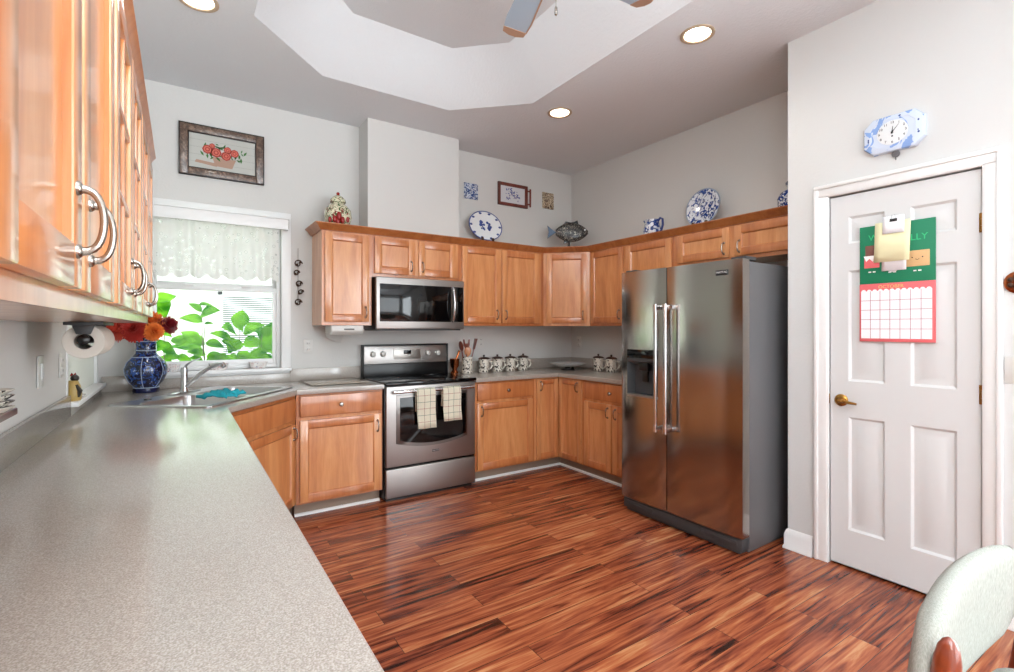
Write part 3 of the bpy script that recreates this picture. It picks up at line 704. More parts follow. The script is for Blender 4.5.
# towels over the handle
def towel(x, w, drop, label):
    g = MB(); n = 20; rings = []
    prof = [(-.046+.028, .852-drop*.55)] + [(-.030, .80), (-.031, .845), (-.038, .866), (-.048, .870), (-.058, .866), (-.064, .85)] + [(-.066-.004*sin(k_*1.3), .852-drop*k_/6) for k_ in range(1, 7)]
    for i in range(n+1):
        t = i/n; xx = x + w*t
        wob = .004*sin(t*9+x*5)
        rings.append([(xx+.004*sin(pz*14), py+(wob if pz < .83 and py < -.05 else 0), pz) for py, pz in prof])
    g.loops(rings, caps=False, ring_closed=False)
    o = g.build('dish_towel', TOWEL, sharp=60, loc=(RX0, 3.64, 0)); md = o.modifiers.new('thickness', 'SOLIDIFY'); md.thickness = .003
    tag(o, label, 'towel', 'checked towels on the oven handle')
towel(.235, .155, .30, 'left checked cream towel hanging over the oven door handle')
towel(.46, .16, .26, 'right checked cream towel hanging over the oven door handle')

# ------------------------------------------------------------------ microwave
mw = thing('microwave', 'stainless steel over the range microwave with black glass door', 'microwave', (1.302, 3.86, 1.335))
MW = .80; MH = .424
g = MB(); g.box(0, MW, .02, .39, 0, MH, .004); g.build('body', BLACK, mw)
g = MB(); g.box(0, MW, -.004, .022, .0, MH, .008, 3); fp = g.build('front_frame', STEEL, mw)
g = MB(); g.box(.03, MW-.13, -.008, .0, .062, MH-.055, .002); g.build('door_glass', BGLASS, fp)
g = MB(); g.box(MW-.115, MW-.012, -.008, .0, .062, MH-.055, .002); g.build('keypad_glass', BGLASS, fp)
g = MB(); pts = []
for i in range(13): t = i/12; pts.append((MW-.115, -.012-.034*sin(pi*t)**.7 if 0 < t < 1 else -.004, .065+.30*t))
g.tube(pts, .011, 12, flat=1.0); g.build('handle', CHROME, fp)
g = MB(); g.box(.02, MW-.02, .03, .36, -.012, .001); g.build('vent_grille', DGREY, mw)

# ------------------------------------------------------------------ refrigerator
FX, FY0, FY1, FH = 2.71, 1.62, 2.56, 1.75
fr = thing('refrigerator', 'tall stainless steel side by side refrigerator with ice and water dispenser', 'refrigerator', (FX, FY1, 0), -pi/2)
FW = FY1-FY0
g = MB(); g.box(.004, FW-.004, .09, .80, .03, FH-.012, .006); g.box(.03, FW-.03, .12, .78, 0, .03); g.build('body', GREYM, fr)
def fdoor(x0, x1, name):
    n = 10; pts = []
    for i in range(n+1):
        t = i/n; c = 1-(2*t-1)**4
        pts.append((x0+(x1-x0)*t, .010-.010*c))
    pts += [(x1, .08), (x0, .08)]
    return pts
sx0 = .402
DZ0, DZ1 = .112, FH
# dispenser opening is cut out by building the freezer door from pieces around it
HX0, HX1, HZ0, HZ1 = .065, .335, .86, 1.19
g = MB(); n = 24
def yf(x): t = x/sx0; return .010*(2*t-1)**4
xs = sorted({0, .002, sx0, HX0, HX1, *[sx0*i/n for i in range(n+1)]})
zs = [DZ0, HZ0, HZ1, DZ1]
for i in range(len(xs)-1):
    for j in range(3):
        a, b = xs[i], xs[i+1]
        if j == 1 and a >= HX0-1e-6 and b <= HX1+1e-6: continue
        f = g.bm.faces.new([g.bm.verts.new(p) for p in ((a, yf(a), zs[j]), (b, yf(b), zs[j]), (b, yf(b), zs[j+1]), (a, yf(a), zs[j+1]))]); f.smooth = True
for z in (DZ0, DZ1):
    g.bm.faces.new([g.bm.verts.new((x, yf(x), z)) for x in xs] + [g.bm.verts.new((sx0, .08, z)), g.bm.verts.new((0, .08, z))])
for x in (0, sx0): g.quad([(x, .01, DZ0), (x, .08, DZ0), (x, .08, DZ1), (x, .01, DZ1)])
g.quad([(0, .08, DZ0), (sx0, .08, DZ0), (sx0, .08, DZ1), (0, .08, DZ1)])
bmesh.ops.remove_doubles(g.bm, verts=g.bm.verts, dist=1e-5)
fd = g.build('freezer_door', STEELF, fr, 25)
g = MB()   # dispenser cavity
g.loops([[(HX0, -.002, HZ0), (HX1, -.002, HZ0), (HX1, -.002, HZ1-.085), (HX0, -.002, HZ1-.085)], [(HX0+.02, .06, HZ0+.015), (HX1-.02, .06, HZ0+.015), (HX1-.02, .06, HZ1-.11), (HX0+.02, .06, HZ1-.11)]], caps=False)
g.quad([(HX0+.02, .06, HZ0+.015), (HX1-.02, .06, HZ0+.015), (HX1-.02, .06, HZ1-.11), (HX0+.02, .06, HZ1-.11)])
g.box(HX0, HX1, -.004, .03, HZ1-.085, HZ1-.06, .002)
dc = g.build('dispenser', DGREY, fd)
MB().box(HX0, HX1, -.005, .03, HZ1-.06, HZ1, .002).build('display', BGLASS, dc)
g = MB(); g.box(.16, .24, .012, .05, HZ1-.15, HZ1-.09, .006).box(.175, .225, .03, .045, HZ0+.10, HZ1-.15, .003); g.build('paddle', BLACK, dc)
MB().box(HX0-.002, HX1+.002, -.006, .05, HZ0-.006, HZ0+.010, .003).build('drip_tray', STEEL, dc)
rd = MB().prism(fdoor(sx0+.006, FW, ''), DZ0, DZ1).build('refrigerator_door', STEELF, fr, 25)
for x, par in ((sx0-.037, fd), (sx0+.042, rd)):
    g = MB(); g.tube([(x, -.058, .66), (x, -.058, 1.50)], .0125, 16)
    for z in (.665, 1.478): g.tube([(x, -.06, z-.018), (x, -.06, z+.024)], .0155, 16); g.box(x-.010, x+.010, -.058, .008, z-.012, z+.018, .003)
    g.build('handle', CHROME, par)
g = MB(); g.box(FW-.165, FW-.085, -.001, .006, 1.66, 1.692, .001); bd = g.build('badge', BADGE, rd)
text_mesh('lettering', 'MAYTAG', .018, CHINAW, bd, (FW-.125, -.0016, 1.678), (pi/2, 0, 0))
g = MB(); g.box(.01, FW-.01, .02, .12, .03, .10, .006).box(.03, FW-.03, .035, .1, .008, .03, .004)
for i in range(2): g.box(.04+.62*i, .28+.62*i, .016, .022, .055, .085, .002)
g.build('kick_plate', DGREY, fr)
g = MB(); g.box(FW-.10, FW-.002, .05, .16, FH-.004, FH+.018, .005); g.build('hinge_cover', DGREY, fr)
MB().box(.002, .10, .05, .16, FH-.004, FH+.018, .005).build('hinge_cover', DGREY, fr)

# ------------------------------------------------------------------ ceiling fixtures
def downlight(x, y, lab):
    r = thing('recessed_light', lab, 'light', (x, y, ZC), 0, 'recessed ceiling lights')
    MB().lathe([(.098, -.001), (.098, -.006), (.09, -.009), (.078, -.006), (.074, -.001)], (0, 0, 0), 32, caps=False).build('trim_ring', CANTRIM, r)
    MB().lathe([(.074, -.002), (.06, -.006), (.001, -.007)], (0, 0, 0), 32, caps=False).build('lamp_glass', LAMPM, r)
    l = light('lamp_light', 'SPOT', (0, 0, -.02), (0, 0, 0), 10, (1, .93, .84), spot_size=R(150), spot_blend=.8, shadow_soft_size=.07); l.parent = r
downlight(.075, 3.08, 'recessed ceiling light at the top left, nearest the sink window')
downlight(2.55, 3.07, 'recessed ceiling light near the back right corner, above the range side')
downlight(2.55, 1.80, 'recessed ceiling light on the right, nearest the pantry wall')
FCX, FCY = 1.275, 1.60
fan = thing('ceiling_fan', 'ceiling fan hanging from the tray ceiling with pale glossy blades', 'fan', (FCX, FCY, ZT))
MB().lathe([(.07, 0), (.068, -.03), (.05, -.055), (.015, -.06)], (0, 0, 0), 24).build('canopy', WHITE, fan)
MB().lathe([(.012, -.06), (.012, -.33)], (0, 0, 0), 12).build('downrod', WHITE, fan)
MB().lathe([(.03, -.33), (.10, -.36), (.125, -.41), (.125, -.46), (.09, -.51), (.07, -.56), (.06, -.60), (.001, -.61)], (0, 0, 0), 28).build('motor_housing', WHITE, fan)
for kk in range(5):
    a = R(71-72*kk); Mx = Matrix.Rotation(a, 4, 'Z') @ Matrix.Translation((0, 0, -.50)) @ Matrix.Rotation(R(10), 4, 'X')
    g = MB(Mx)
    pts = [(.17, -.052), (.46, -.066), (.545, -.06), (.545, 0), (.545, .06), (.46, .066), (.17, .052)]
    g.prism(pts, -.003, .003)
    b = g.build('blade', FANB, fan)
    g = MB(Mx); g.prism([(.535, -.062), (.575, -.058), (.592, -.02), (.592, .02), (.575, .056), (.535, .062)], -.005, .005)
    g.prism([(.17, -.056), (.46, -.07), (.54, -.064), (.54, -.058), (.46, -.062), (.17, -.048)], -.005, .005)
    g.build('blade_tip', FANT, b)
    g = MB(Mx); g.prism([(.09, -.02), (.2, -.035), (.2, .035), (.09, .02)], .003, .008); g.build('blade_arm', NICKEL, b)
g = MB(); g.tube([(.05, .02, -.59), (.05, .02, -.69)], .0015, 6); g.lathe([(.001, -.735), (.007, -.728), (.006, -.70), (.001, -.69)], (.05, .02, 0), 10); g.build('pull_chain', NICKEL, fan)

# ------------------------------------------------------------------ curtain rod and valance
r = thing('curtain_rod', 'wide flat white curtain rod above the sink window', 'curtain rod', (0, 0, 0))
g = MB(); g.box(-.30, .708, 4.168, 4.172, 2.116, 2.20, .001).box(-.30, .708, 4.158, 4.17, 2.196, 2.203, .002).box(-.30, .708, 4.158, 4.17, 2.113, 2.120, .002); g.build('rod', WHITE, r)
g = MB(); g.box(.704, .708, 4.168, YB-.018, 2.118, 2.2).box(-.30, -.296, 4.168, YB-.018, 2.118, 2.2); g.build('bracket', NICKEL, r)
g = MB(); rings = []; nn = 170
for i in range(nn+1):
    t = i/nn; x = -.27+.905*t
    amp = .012+.006*sin(t*23); ph = sin(t*58+.8*sin(t*17))
    bot = 1.735 - .035*abs(sin(t*pi*8.5)) 
    row = []
    for j in range(11):
        s_ = j/10; z = 2.118+(bot-2.118)*s_
        row.append((x+.004*sin(t*40)*s_, 4.192+amp*ph*(.35+.65*s_), z))
    rings.append(row)
g.loops(rings, caps=False, ring_closed=False); g.mi = 0
tag(g.build('lace_valance', LACE, sharp=180), 'white lace valance with scalloped hem hanging over the sink window', 'curtain')

# ------------------------------------------------------------------ pictures and wall decorations
def frame(root, w, h, fw, d, mats, name='frame'):
    g = MB()
    for a, b, c, e in ((-w/2, -w/2+fw, -h/2, h/2), (w/2-fw, w/2, -h/2, h/2), (-w/2+fw, w/2-fw, h/2-fw, h/2), (-w/2+fw, w/2-fw, -h/2, -h/2+fw)): g.box(a, b, -d, 0, c, e, .004)
    g.mi = 1
    for a, b, c, e in ((-w/2+fw, -w/2+fw+.008, -h/2+fw, h/2-fw), (w/2-fw-.008, w/2-fw, -h/2+fw, h/2-fw), (-w/2+fw, w/2-fw, h/2-fw-.008, h/2-fw), (-w/2+fw, w/2-fw, -h/2+fw, -h/2+fw+.008), ): g.box(a, b, -d*.7, 0, c, e, .001)
    for a, b, c, e in ((-w/2, -w/2+.008, -h/2, h/2), (w/2-.008, w/2, -h/2, h/2), (-w/2, w/2, h/2-.008, h/2), (-w/2, w/2, -h/2, -h/2+.008)): g.box(a, b, -d-.003, 0, c, e, .001)
    return g.build(name, mats, root)
pic = thing('framed_picture', 'dark bronze framed picture of roses in a basket above the sink window', 'picture', (.263, YB-.001, 2.645))
frame(pic, .555, .375, .055, .025, [FRAMEM, plain('frame_edge_dark', '241712', .4)])
cv = MB().box(-.225, .225, -.010, -.002, -.135, .135).build('canvas', plain('whitewashed_canvas', 'B9BAB4', .8), pic)
g = MB(); random.seed(3)
def petal_disc(g, x, z, r, y, n=9, rot=0, ax=1):
    f = g.bm.faces.new([g.bm.verts.new((x+r*cos(rot+2*pi*i/n)*ax, y, z+r*sin(rot+2*pi*i/n))) for i in range(n)]); f.material_index = g.mi
g.mi = 3
for i in range(5): z = -.135+.054*i; g.quad([(-.225, -.0104, z), (.225, -.0104, z), (.225, -.0104, z+.0015), (-.225, -.0104, z+.0015)])
g.mi = 2
g.quad([(-.05, -.0106, -.095), (.06, -.0106, -.1), (.085, -.0106, -.03), (-.07, -.0106, -.03)]); g.quad([(-.18, -.0105, -.085), (-.04, -.0105, -.10), (-.04, -.0105, -.075), (-.17, -.0105, -.065)])
g.mi = 1
for i in range(44):
    a = random.uniform(0, 2*pi); rr_ = random.uniform(.4, 1); x, z = .165*cos(a)*rr_, .015+.062*sin(a)*rr_
    la = random.uniform(0, pi); l = random.uniform(.012, .022)
    g.quad([(x-l*cos(la), -.0108, z-l*sin(la)), (x+.4*l*sin(la), -.0108, z-.4*l*cos(la)), (x+l*cos(la), -.0108, z+l*sin(la)), (x-.4*l*sin(la), -.0108, z+.4*l*cos(la))])
for x, z, r_ in ((-.10, .02, .034), (-.045, .005, .036), (.02, -.01, .034), (.075, .02, .030), (-.07, .05, .02), (.03, .035, .026)):
    for q, (mi, rr_) in enumerate(((0, 1), (4, .72), (0, .5), (4, .28))): g.mi = mi; petal_disc(g, x, z, r_*rr_, -.0112-.0002*q, 8, q*.7)
g.build('painted_roses', [plain('paint_rose', 'A23A32', .7), plain('paint_leaf', '3F7035', .7), plain('paint_basket', 'A98A78', .7), plain('paint_plank_line', '8F908A', .8), plain('paint_rose_pale', 'CC6A58', .7)], pic)

bt = thing('framed_tile', 'red brown framed tile of blue flowers with a wooden side handle, on the back wall', 'picture', (2.895, YB-.001, 2.735))
frame(bt, .37, .235, .024, .02, [REDWOOD, REDWOOD])
MB().box(-.165, .165, -.010, -.001, -.098, .098).build('tile', plain('tile_white', 'D3D4D8', .25), bt)
g = MB(); random.seed(5)
for i in range(40):
    a = random.uniform(0, 2*pi); rr_ = random.uniform(0, 1)**.7; x, z = .11*cos(a)*rr_, .07*sin(a)*rr_; l = random.uniform(.008, .018); la = random.uniform(0, pi)
    g.mi = random.choice((0, 0, 1)); g.quad([(x-l*cos(la), -.0108, z-l*sin(la)), (x+.5*l*sin(la), -.0108, z-.5*l*cos(la)), (x+l*cos(la), -.0108, z+l*sin(la)), (x-.5*l*sin(la), -.0108, z+.5*l*cos(la))])
g.build('painted_flowers', [plain('tile_ink', '4A5796', .4), plain('tile_violet', '6A5A96', .4)], bt)
g = MB(); g.tube([(.185, -.012, .07), (.225, -.012, .07)], .008, 10); g.tube([(.185, -.012, -.07), (.225, -.012, -.07)], .008, 10); g.tube([(.225, -.012, .095), (.225, -.012, -.095)], .010, 10); g.build('handle', REDWOOD, bt)
def wall_tile(lab, x, z, w, h, mat):
    g = MB().box(-w/2, w/2, -.012, 0, -h/2, h/2, .002); o = g.build('wall_tile', mat, loc=(x, YB-.001, z)); tag(o, lab, 'tile')
wall_tile('small blue and white square tile on the back wall, above the oval platter', 2.395, 2.70, .155, .155, DELFTP)
wall_tile('small brown mosaic tile on the back wall, right of the framed tile', 3.365, 2.745, .155, .175, MOSAIC)

# metal wall ornament
o_ = MB(); 
o_.tube([(0, -.008, .235), (0, -.006, -.02), (0, -.008, -.22)], .0015, 6)
for z, dx, rr_ in ((.11, 0, .032), (.035, -.012, .024), (-.055, .006, .028), (-.12, .020, .022), (-.205, 0, .03)):
    pts = [(dx+rr_*cos(t*.45)*(1-t*.04), -.012, z+rr_*sin(t*.45)*(1-t*.04)) for t in range(17)]
    o_.tube(pts, .005, 6); o_.sphere((dx-.01, -.014, z-.01), .011, 8); o_.sphere((dx+.016, -.014, z+.012), .009, 8)
tag(o_.build('hanging_ornament', BRONZE, loc=(.79, YB-.002, 1.755)), 'narrow dark metal string of curls hanging on the wall beside the sink window', 'wall ornament')

# outlets and switches
def plate(lab, loc, rz, w=.07, h=.115, kind='outlet', mat=None):
    r = thing('wall_switch' if kind == 'switch' else 'wall_outlet', lab, kind, loc, rz)
    MB().box(-w/2, w/2, -.006, 0, -h/2, h/2, .003).build('cover_plate', mat or WHITEP, r)
    if kind == 'switch':
        MB().box(-.016, .016, -.010, -.005, -.032, .032, .003).build('rocker', WHITE, r)
    else:
        for z in (-.024, .024): 
            g = MB(); g.box(-.016, .016, -.009, -.005, z-.015, z+.015, .004)
            s = g.build('socket', WHITEP, r)
            g = MB(); g.box(-.008, -.005, -.0095, -.0088, z-.006, z+.006).box(.005, .008, -.0095, -.0088, z-.006, z+.006); g.build('slot', BLACK, s)
    return r
plate('wall outlet between the sink window and the left wall cabinet', (.868, YB-.001, 1.195), 0)
plate('wall outlet behind the canisters, right of the range', (2.51, YB-.001, 1.205), 0)
plate('wall outlet on the right wall above the corner counter', (XR-.001, 4.13, 1.19), -pi/2)
plate('nearer wall switch on the left wall above the long counter', (XL+.001, 2.63, 1.17), pi/2, .10, .125, 'switch')
plate('farther wall outlet on the left wall, next to the side window', (XL+.001, 3.03, 1.17), pi/2)
plate('light switch at the right edge, on the wall beside the pantry door', (XP-.001, .545, 1.155), -pi/2, .115, .12, 'switch')
# little round ornament right of the door
o_ = MB().lathe([(.05, 0), (.05, .008), (.04, .012), (.001, .013)], (0, 0, 0), 20, 'Y'); o_.mi = 1
for i in range(7): o_.sphere((.028*cos(i*.9), -.014, .028*sin(i*.9)), .012, 8)
tag(o_.build('round_plaque', [COPPER, BRONZE], loc=(XP-.001, .555, 1.545), rot=(0, 0, -pi/2)), 'small round copper coloured plaque on the wall right of the pantry door', 'wall ornament')

# ------------------------------------------------------------------ clock above the door
ck = thing('wall_clock', 'blue and white octagonal china wall clock above the pantry door', 'clock', (XP-.001, 1.01, 2.352), -pi/2)
w_, h_, c_ = .132, .094, .042
op = [(-w_+c_, -h_), (w_-c_, -h_), (w_, -h_+c_), (w_, h_-c_), (w_-c_, h_), (-w_+c_, h_), (-w_, h_-c_), (-w_, -h_+c_)]
g = MB(); rr = []
for sc, y in ((1, 0), (1, -.02), (.96, -.028), (.72, -.034), (.70, -.032)): rr.append([(x*sc, y, z*sc) for x, z in op])
g.loops(rr); g.build('case', DELFTL, ck)
MB().lathe([(.062, .030), (.062, .0355), (.001, .036)], (0, 0, 0), 40, 'Y', sx=1.08).build('dial', CHINAW, ck)
INK = plain('clock_ink', '101318', .4)
for i in range(12):
    a = pi/2-2*pi*(i+1)/12; text_mesh('numeral', str(i+1), .017, INK, ck, (.053*cos(a)*1.08, -.0365, .050*sin(a)), (pi/2, 0, 0))
g = MB()
def hand(a, l, w): 
    d_ = Vector((cos(a), 0, sin(a))); p_ = Vector((-sin(a), 0, cos(a)))*w; c0 = Vector((0, -.0385, 0))
    g.loops([[c0-p_-d_*.008, c0+p_-d_*.008, c0+d_*l+p_*.3, c0+d_*l-p_*.3], [c0-p_-d_*.008+Vector((0, -.001, 0)), c0+p_-d_*.008+Vector((0, -.001, 0)), c0+d_*l+p_*.3+Vector((0, -.001, 0)), c0+d_*l-p_*.3+Vector((0, -.001, 0))]])
hand(R(84), .030, .003); hand(R(50), .045, .0022); g.lathe([(.005, .036), (.005, .041), (.001, .0415)], (0, 0, 0), 12, 'Y'); g.lathe([(.004, .036), (.004, .038), (.001, .038)], (0, 0, -.02), 10, 'Y')
g.build('clock_hand', INK, ck)
g = MB(); 
for (x0, x1, z0, z1) in ((-.07, .05, .064, .070), (-.06, .07, -.072, -.066)):
    for i in range(9): t = i/8; g.sphere((x0+(x1-x0)*t, -.030, (z0+z1)/2+.004*sin(i*2.1)), .0055, 6, sy=.4)
for x, z in ((-.105, -.01), (-.105, -.02), (.105, .03), (.103, -.02), (.106, -.03), (.03, .075), (.032, .068)): g.sphere((x, -.030, z), .008, 6, sy=.4)
g.build('painted_scene', TILEB, ck)
g = MB(); g.tube([(0, -.01, -.088), (0, -.01, -.10)], .002, 6); g.lathe([(.018, .005), (.018, .011), (.012, .012)], (.006, 0, -.108), 16, 'Y', sx=1); g.tube([(.006, -.008, -.12), (.006, -.008, -.140)], .0025, 6); g.build('winding_key', GREYM, ck)

# ------------------------------------------------------------------ calendar on the door
cal = thing('calendar', 'open wall calendar with green picture page and coral month grid hanging on the pantry door', 'calendar', (XP+.0005, 1.008, 1.58), -pi/2)
cw = .162
g = MB(); g.box(-cw, cw, 0.002, .009, .0, .31, .001); g.build('picture_page', GREENC, cal)
g = MB(); g.box(-cw, cw, -.001, .009, -.31, -.001, .001); mp_ = g.build('month_page', REDC, cal)
g = MB(); g.box(-cw+.008, cw-.012, -.0022, -.0005, -.293, -.040)
for i in range(12): xx = -cw+.02+(2*cw-.044)*i/11; g.lathe([(.011, .0012), (.011, .0022), (.0005, .0023)], (xx, 0, -.042), 10, 'Y')
g.build('grid_paper', PAPERW, mp_)
g = MB()
for i in range(1, 7): x = -cw+.008+(2*cw-.020)*i/7; g.box(x-.001, x+.001, -.0028, -.002, -.293, -.040)
for j in range(1, 5): z = -.293+.253*j/5; g.box(-cw+.008, cw-.012, -.0028, -.002, z-.001, z+.001)
g.build('grid_lines', GRIDC, mp_)
text_mesh('lettering', 'OCTOBER', .024, GOLDC, mp_, (-.02, -.002, -.020), (pi/2, 0, 0))
text_mesh('lettering', 'W', .045, LGREEN, cal, (-.098, .0015, .245), (pi/2, 0, 0)); text_mesh('lettering', 'ALLY', .045, LGREEN, cal, (.082, .0015, .222), (pi/2, 0, 0))
g = MB(); g.box(-.135, -.072, -.001, .002, .14, .205, .001); g.build('printed_chocolate', BROWNC, cal)
g = MB(); g.box(-.14, -.07, -.0015, .002, .085, .135, .001); g.build('printed_wrapper', REDC, cal)
g = MB(); g.prism([(-.142, .15), (-.13, .12), (-.115, .135), (-.10, .118), (-.085, .138), (-.07, .125), (-.07, .15)], -.003, -.001, 'Y'); g.box(-.12, -.108, -.002, .001, .06, .066).box(-.10, -.088, -.002, .001, .06, .066).box(-.03, -.018, -.002, .001, .052, .058).box(-.010, .002, -.002, .001, .052, .058).box(.075, .087, -.002, .001, .05, .056).box(.095, .107, -.002, .001, .05, .056); g.lathe([(.028, 0), (.028, .003), (.001, .003)], (-.012, .001, .083), 20, 'Y', sx=1)
g.build('printed_feet', SKINW, cal)
g = MB(); g.box(.042, .14, -.001, .002, .075, .155, .002); g.build('printed_cracker', TANC, cal)
g = MB(); g.sphere((.07, -.0015, .12), .0035, 6).sphere((.112, -.0015, .12), .0035, 6).tube([(.083, -.0015, .112), (.091, -.0015, .107), (.099, -.0015, .112)], .0012, 5); g.build('printed_face', BRONZE, cal)
def sheet(lab, x0, x1, z0, z1, y, mat, rot=0, name='paper_note'):
    n = 6; g = MB(); rows = []
    for i in range(n+1):
        t = i/n; rows.append([((x0+(x1-x0)*t)+rot*zq, y-.004*sin(pi*t)*.5-.003*(1-(zq-z0)/(z1-z0)), zq) for zq in (z0, (z0+z1)/2, z1)])
    g.loops(rows, caps=False, ring_closed=False)
    o = g.build(name, mat, sharp=80, loc=(XP+.0005, 1.008, 1.58), rot=(0, 0, -pi/2)); md = o.modifiers.new('thickness', 'SOLIDIFY'); md.thickness = .0006; tag(o, lab, 'paper'); return o
sheet('long white paper note behind the yellow note, clipped to the calendar', -.058, .048, .062, .315, -.005, PAPERW)
sheet('pale yellow lined note clipped to the top of the calendar', -.096, .058, .11, .318, -.009, YELLOWP, .03)
sheet('small white paper clipped in front of the yellow note on the calendar', -.052, .042, .255, .345, -.013, PAPERW)
cl = thing('binder_clip', 'small black binder clip holding the notes on the calendar', 'clip', (XP-.014, 1.012, 1.905), -pi/2)
g = MB(); g.prism([(-.006, -.010), (.010, -.010), (.004, .008), (0, .008)], -.016, .016, 'X', .001); g.build('clip_body', BLACK, cl)
g = MB(); g.tube([(-.008, -.002, .006), (-.007, -.001, .024), (.007, -.001, .024), (.008, -.002, .006)], .0012, 6); g.build('clip_wire', CHROME, cl)

# ------------------------------------------------------------------ china on top of the wall cabinets
ZU = 2.1265
j = thing('ginger_jar', 'painted lidded ginger jar with red flowers on top of the cabinet left of the microwave', 'jar', (1.054, 4.05, ZU))
MB().lathe([(.055, 0), (.06, .01), (.095, .06), (.108, .11), (.10, .165), (.07, .20), (.052, .212), (.05, .225)], (0, 0, 0), 28).build('body', JARM, j)
MB().lathe([(.062, .226), (.062, .236), (.058, .25), (.038, .272), (.016, .285), (.001, .287)], (0, 0, 0), 24).build('lid', JARM, j)
MB().sphere((0, 0, .298), .014, 12).build('lid_knob', plain('red_glaze', '8E1A16', .2), j)
g = MB()
for a, z, r_ in ((-100, .10, .035), (-118, .075, .03), (-85, .07, .03), (-105, .055, .028), (-60, .08, .025), (-140, .07, .025)):
    rb = .104; g.sphere((rb*cos(R(a)), rb*sin(R(a)), z), r_, 10, sx=.6, sy=.5)
g.build('flower_relief', MATS['red_glaze'], j)
# oval platter leaning on wall
def disc_prof(R0, d=.02): return [(.001, .0), (R0*.62, .001), (R0*.72, .008), (R0*.97, d), (R0, d+.001), (R0*.99, d+.004), (R0*.72, .013), (R0*.6, .006), (.001, .005)]
pl = thing('oval_platter', 'oval white platter with blue rim and flowers leaning on the back wall above the cabinets', 'plate', (2.50, 4.165, ZU+.222), 0, rot=(R(-10), 0, 0))
MB().lathe(disc_prof(.15), (0, 0, 0), 40, 'Y', sx=1.26, caps=False).build('dish', CHINAW, pl)
MB().lathe([(.143, .024), (.1515, .0245), (.1515, .021), (.143, .0205)], (0, 0, 0), 40, 'Y', sx=1.26, caps=False).build('blue_rim', TILEB, pl)
g = MB(); random.seed(2)
for i in range(22): a = random.uniform(0, 2*pi); q = random.uniform(0, 1)**.6; g.sphere((.07*q*cos(a), -.006, .055*q*sin(a)), random.uniform(.008, .018), 8, sy=.25)
for i in range(10): a = 2*pi*i/10; g.sphere((.165*cos(a), -.021, .130*sin(a)), .011, 8, sx=1.6, sy=.25)
g.build('painted_flowers', TILEB, pl)
MB().box(-.09, .09, -.05, .03, -.222, -.208, .003).box(-.07, -.05, -.045, -.03, -.21, -.13).box(.05, .07, -.045, -.03, -.21, -.13).build('plate_stand', DARKW, pl)
# round blue plate on the right wall top
pl = thing('round_plate', 'round blue and white patterned plate leaning on the right wall above the cabinets', 'plate', (3.615, 2.49, ZU+.215), 0, rot=(R(-10), 0, -pi/2))
MB().lathe(disc_prof(.16, .018), (0, 0, 0), 40, 'Y', caps=False).build('dish', DELFT, pl)
MB().lathe([(.15, .0215), (.1605, .0225), (.1605, .019), (.15, .0185)], (0, 0, 0), 40, 'Y', caps=False).build('blue_rim', plain('rim_grey_blue', '8796AC', .3), pl)
MB().box(-.09, .09, -.05, .03, -.215, -.201, .003).box(-.07, -.05, -.045, -.03, -.203, -.13).box(.05, .07, -.045, -.03, -.203, -.13).build('plate_stand', DARKW, pl)
# creamer
tp_ = thing('creamer', 'small blue and white china creamer standing on top of the right wall cabinets', 'pitcher', (3.54, 2.965, ZU), -pi/2)
MB().lathe([(.05, 0), (.055, .01), (.078, .06), (.08, .10), (.066, .15), (.06, .17), (.066, .19), (.063, .19), (.056, .17)], (0, 0, 0), 28, caps=False).build('body', DELFT, tp_)
MB().lathe([(.001, .006), (.055, .012)], (0, 0, 0), 28, caps=False).build('base', DELFT, tp_)
MB().tube([(-.05, 0, .175), (-.075, 0, .185), (-.09, 0, .20)], [.022, .016, .010], 10).build('spout', DELFT, tp_)
MB().tube([(.062, 0, .17), (.09, 0, .195), (.115, 0, .18), (.118, 0, .13), (.10, 0, .08), (.075, 0, .06)], .010, 10).build('handle', TILEB, tp_)
vs_ = thing('lidded_vase', 'blue and white lidded china vase at the pantry end of the right wall cabinets', 'vase', (3.55, 1.745, ZU))
MB().lathe([(.05, 0), (.055, .01), (.095, .07), (.1, .12), (.08, .16), (.04, .185), (.034, .20), (.045, .215)], (0, 0, 0), 28).build('body', DELFT, vs_)
MB().lathe([(.046, .216), (.048, .23), (.03, .25), (.012, .262), (.016, .275), (.001, .288)], (0, 0, 0), 20).build('lid', plain('grey_china', '6E7684', .25), vs_)
# fish
fi = thing('ceramic_fish', 'black and white patterned ceramic fish with a blue tail standing over the corner cabinet', 'fish figurine', (3.36, 3.90, ZU-.0), R(-33.6))
fi.scale = (1.0, 1, 1.04)
bodyp = []
for i in range(25):
    t = i/24; x = -.135+.335*t
    h = .092*(sin(pi*min(1, t*.93+.05)))**.75+.006; bodyp.append((x, h))
g = MB(); rings = []
for x, h in bodyp:
    rings.append([(x, .030*(h/.1)*cos(a)*1.0, .205+h*sin(a)) for a in [2*pi*k_/20 for k_ in range(20)]])
g.loops(rings); g.build('body', FISHM, fi)
g = MB(); g.prism([(-.125, .205), (-.155, .215), (-.225, .275), (-.205, .21), (-.225, .14), (-.155, .19)], -.008, .008, 'Y', .003); g.build('tail_fin', FISHB, fi)
g = MB(); g.prism([(-.06, .28), (-.03, .315), (.02, .30), (.05, .305), (.09, .325), (.10, .29), (.06, .28)], -.007, .007, 'Y', .003); g.prism([(-.05, .125), (-.06, .09), (-.02, .095), (.0, .12)], -.007, .007, 'Y', .003); g.build('fin', plain('fish_black', '15171A', .25), fi)
MB().sphere((.165, -.022, .225), .010, 10).build('eye', CHINAW, fi)
g = MB(); g.box(-.06, .06, -.035, .035, 0, .02, .005).tube([(0, .0, .02), (0, 0, .12)], .012, 8); g.build('stand', MATS['fish_black'], fi)

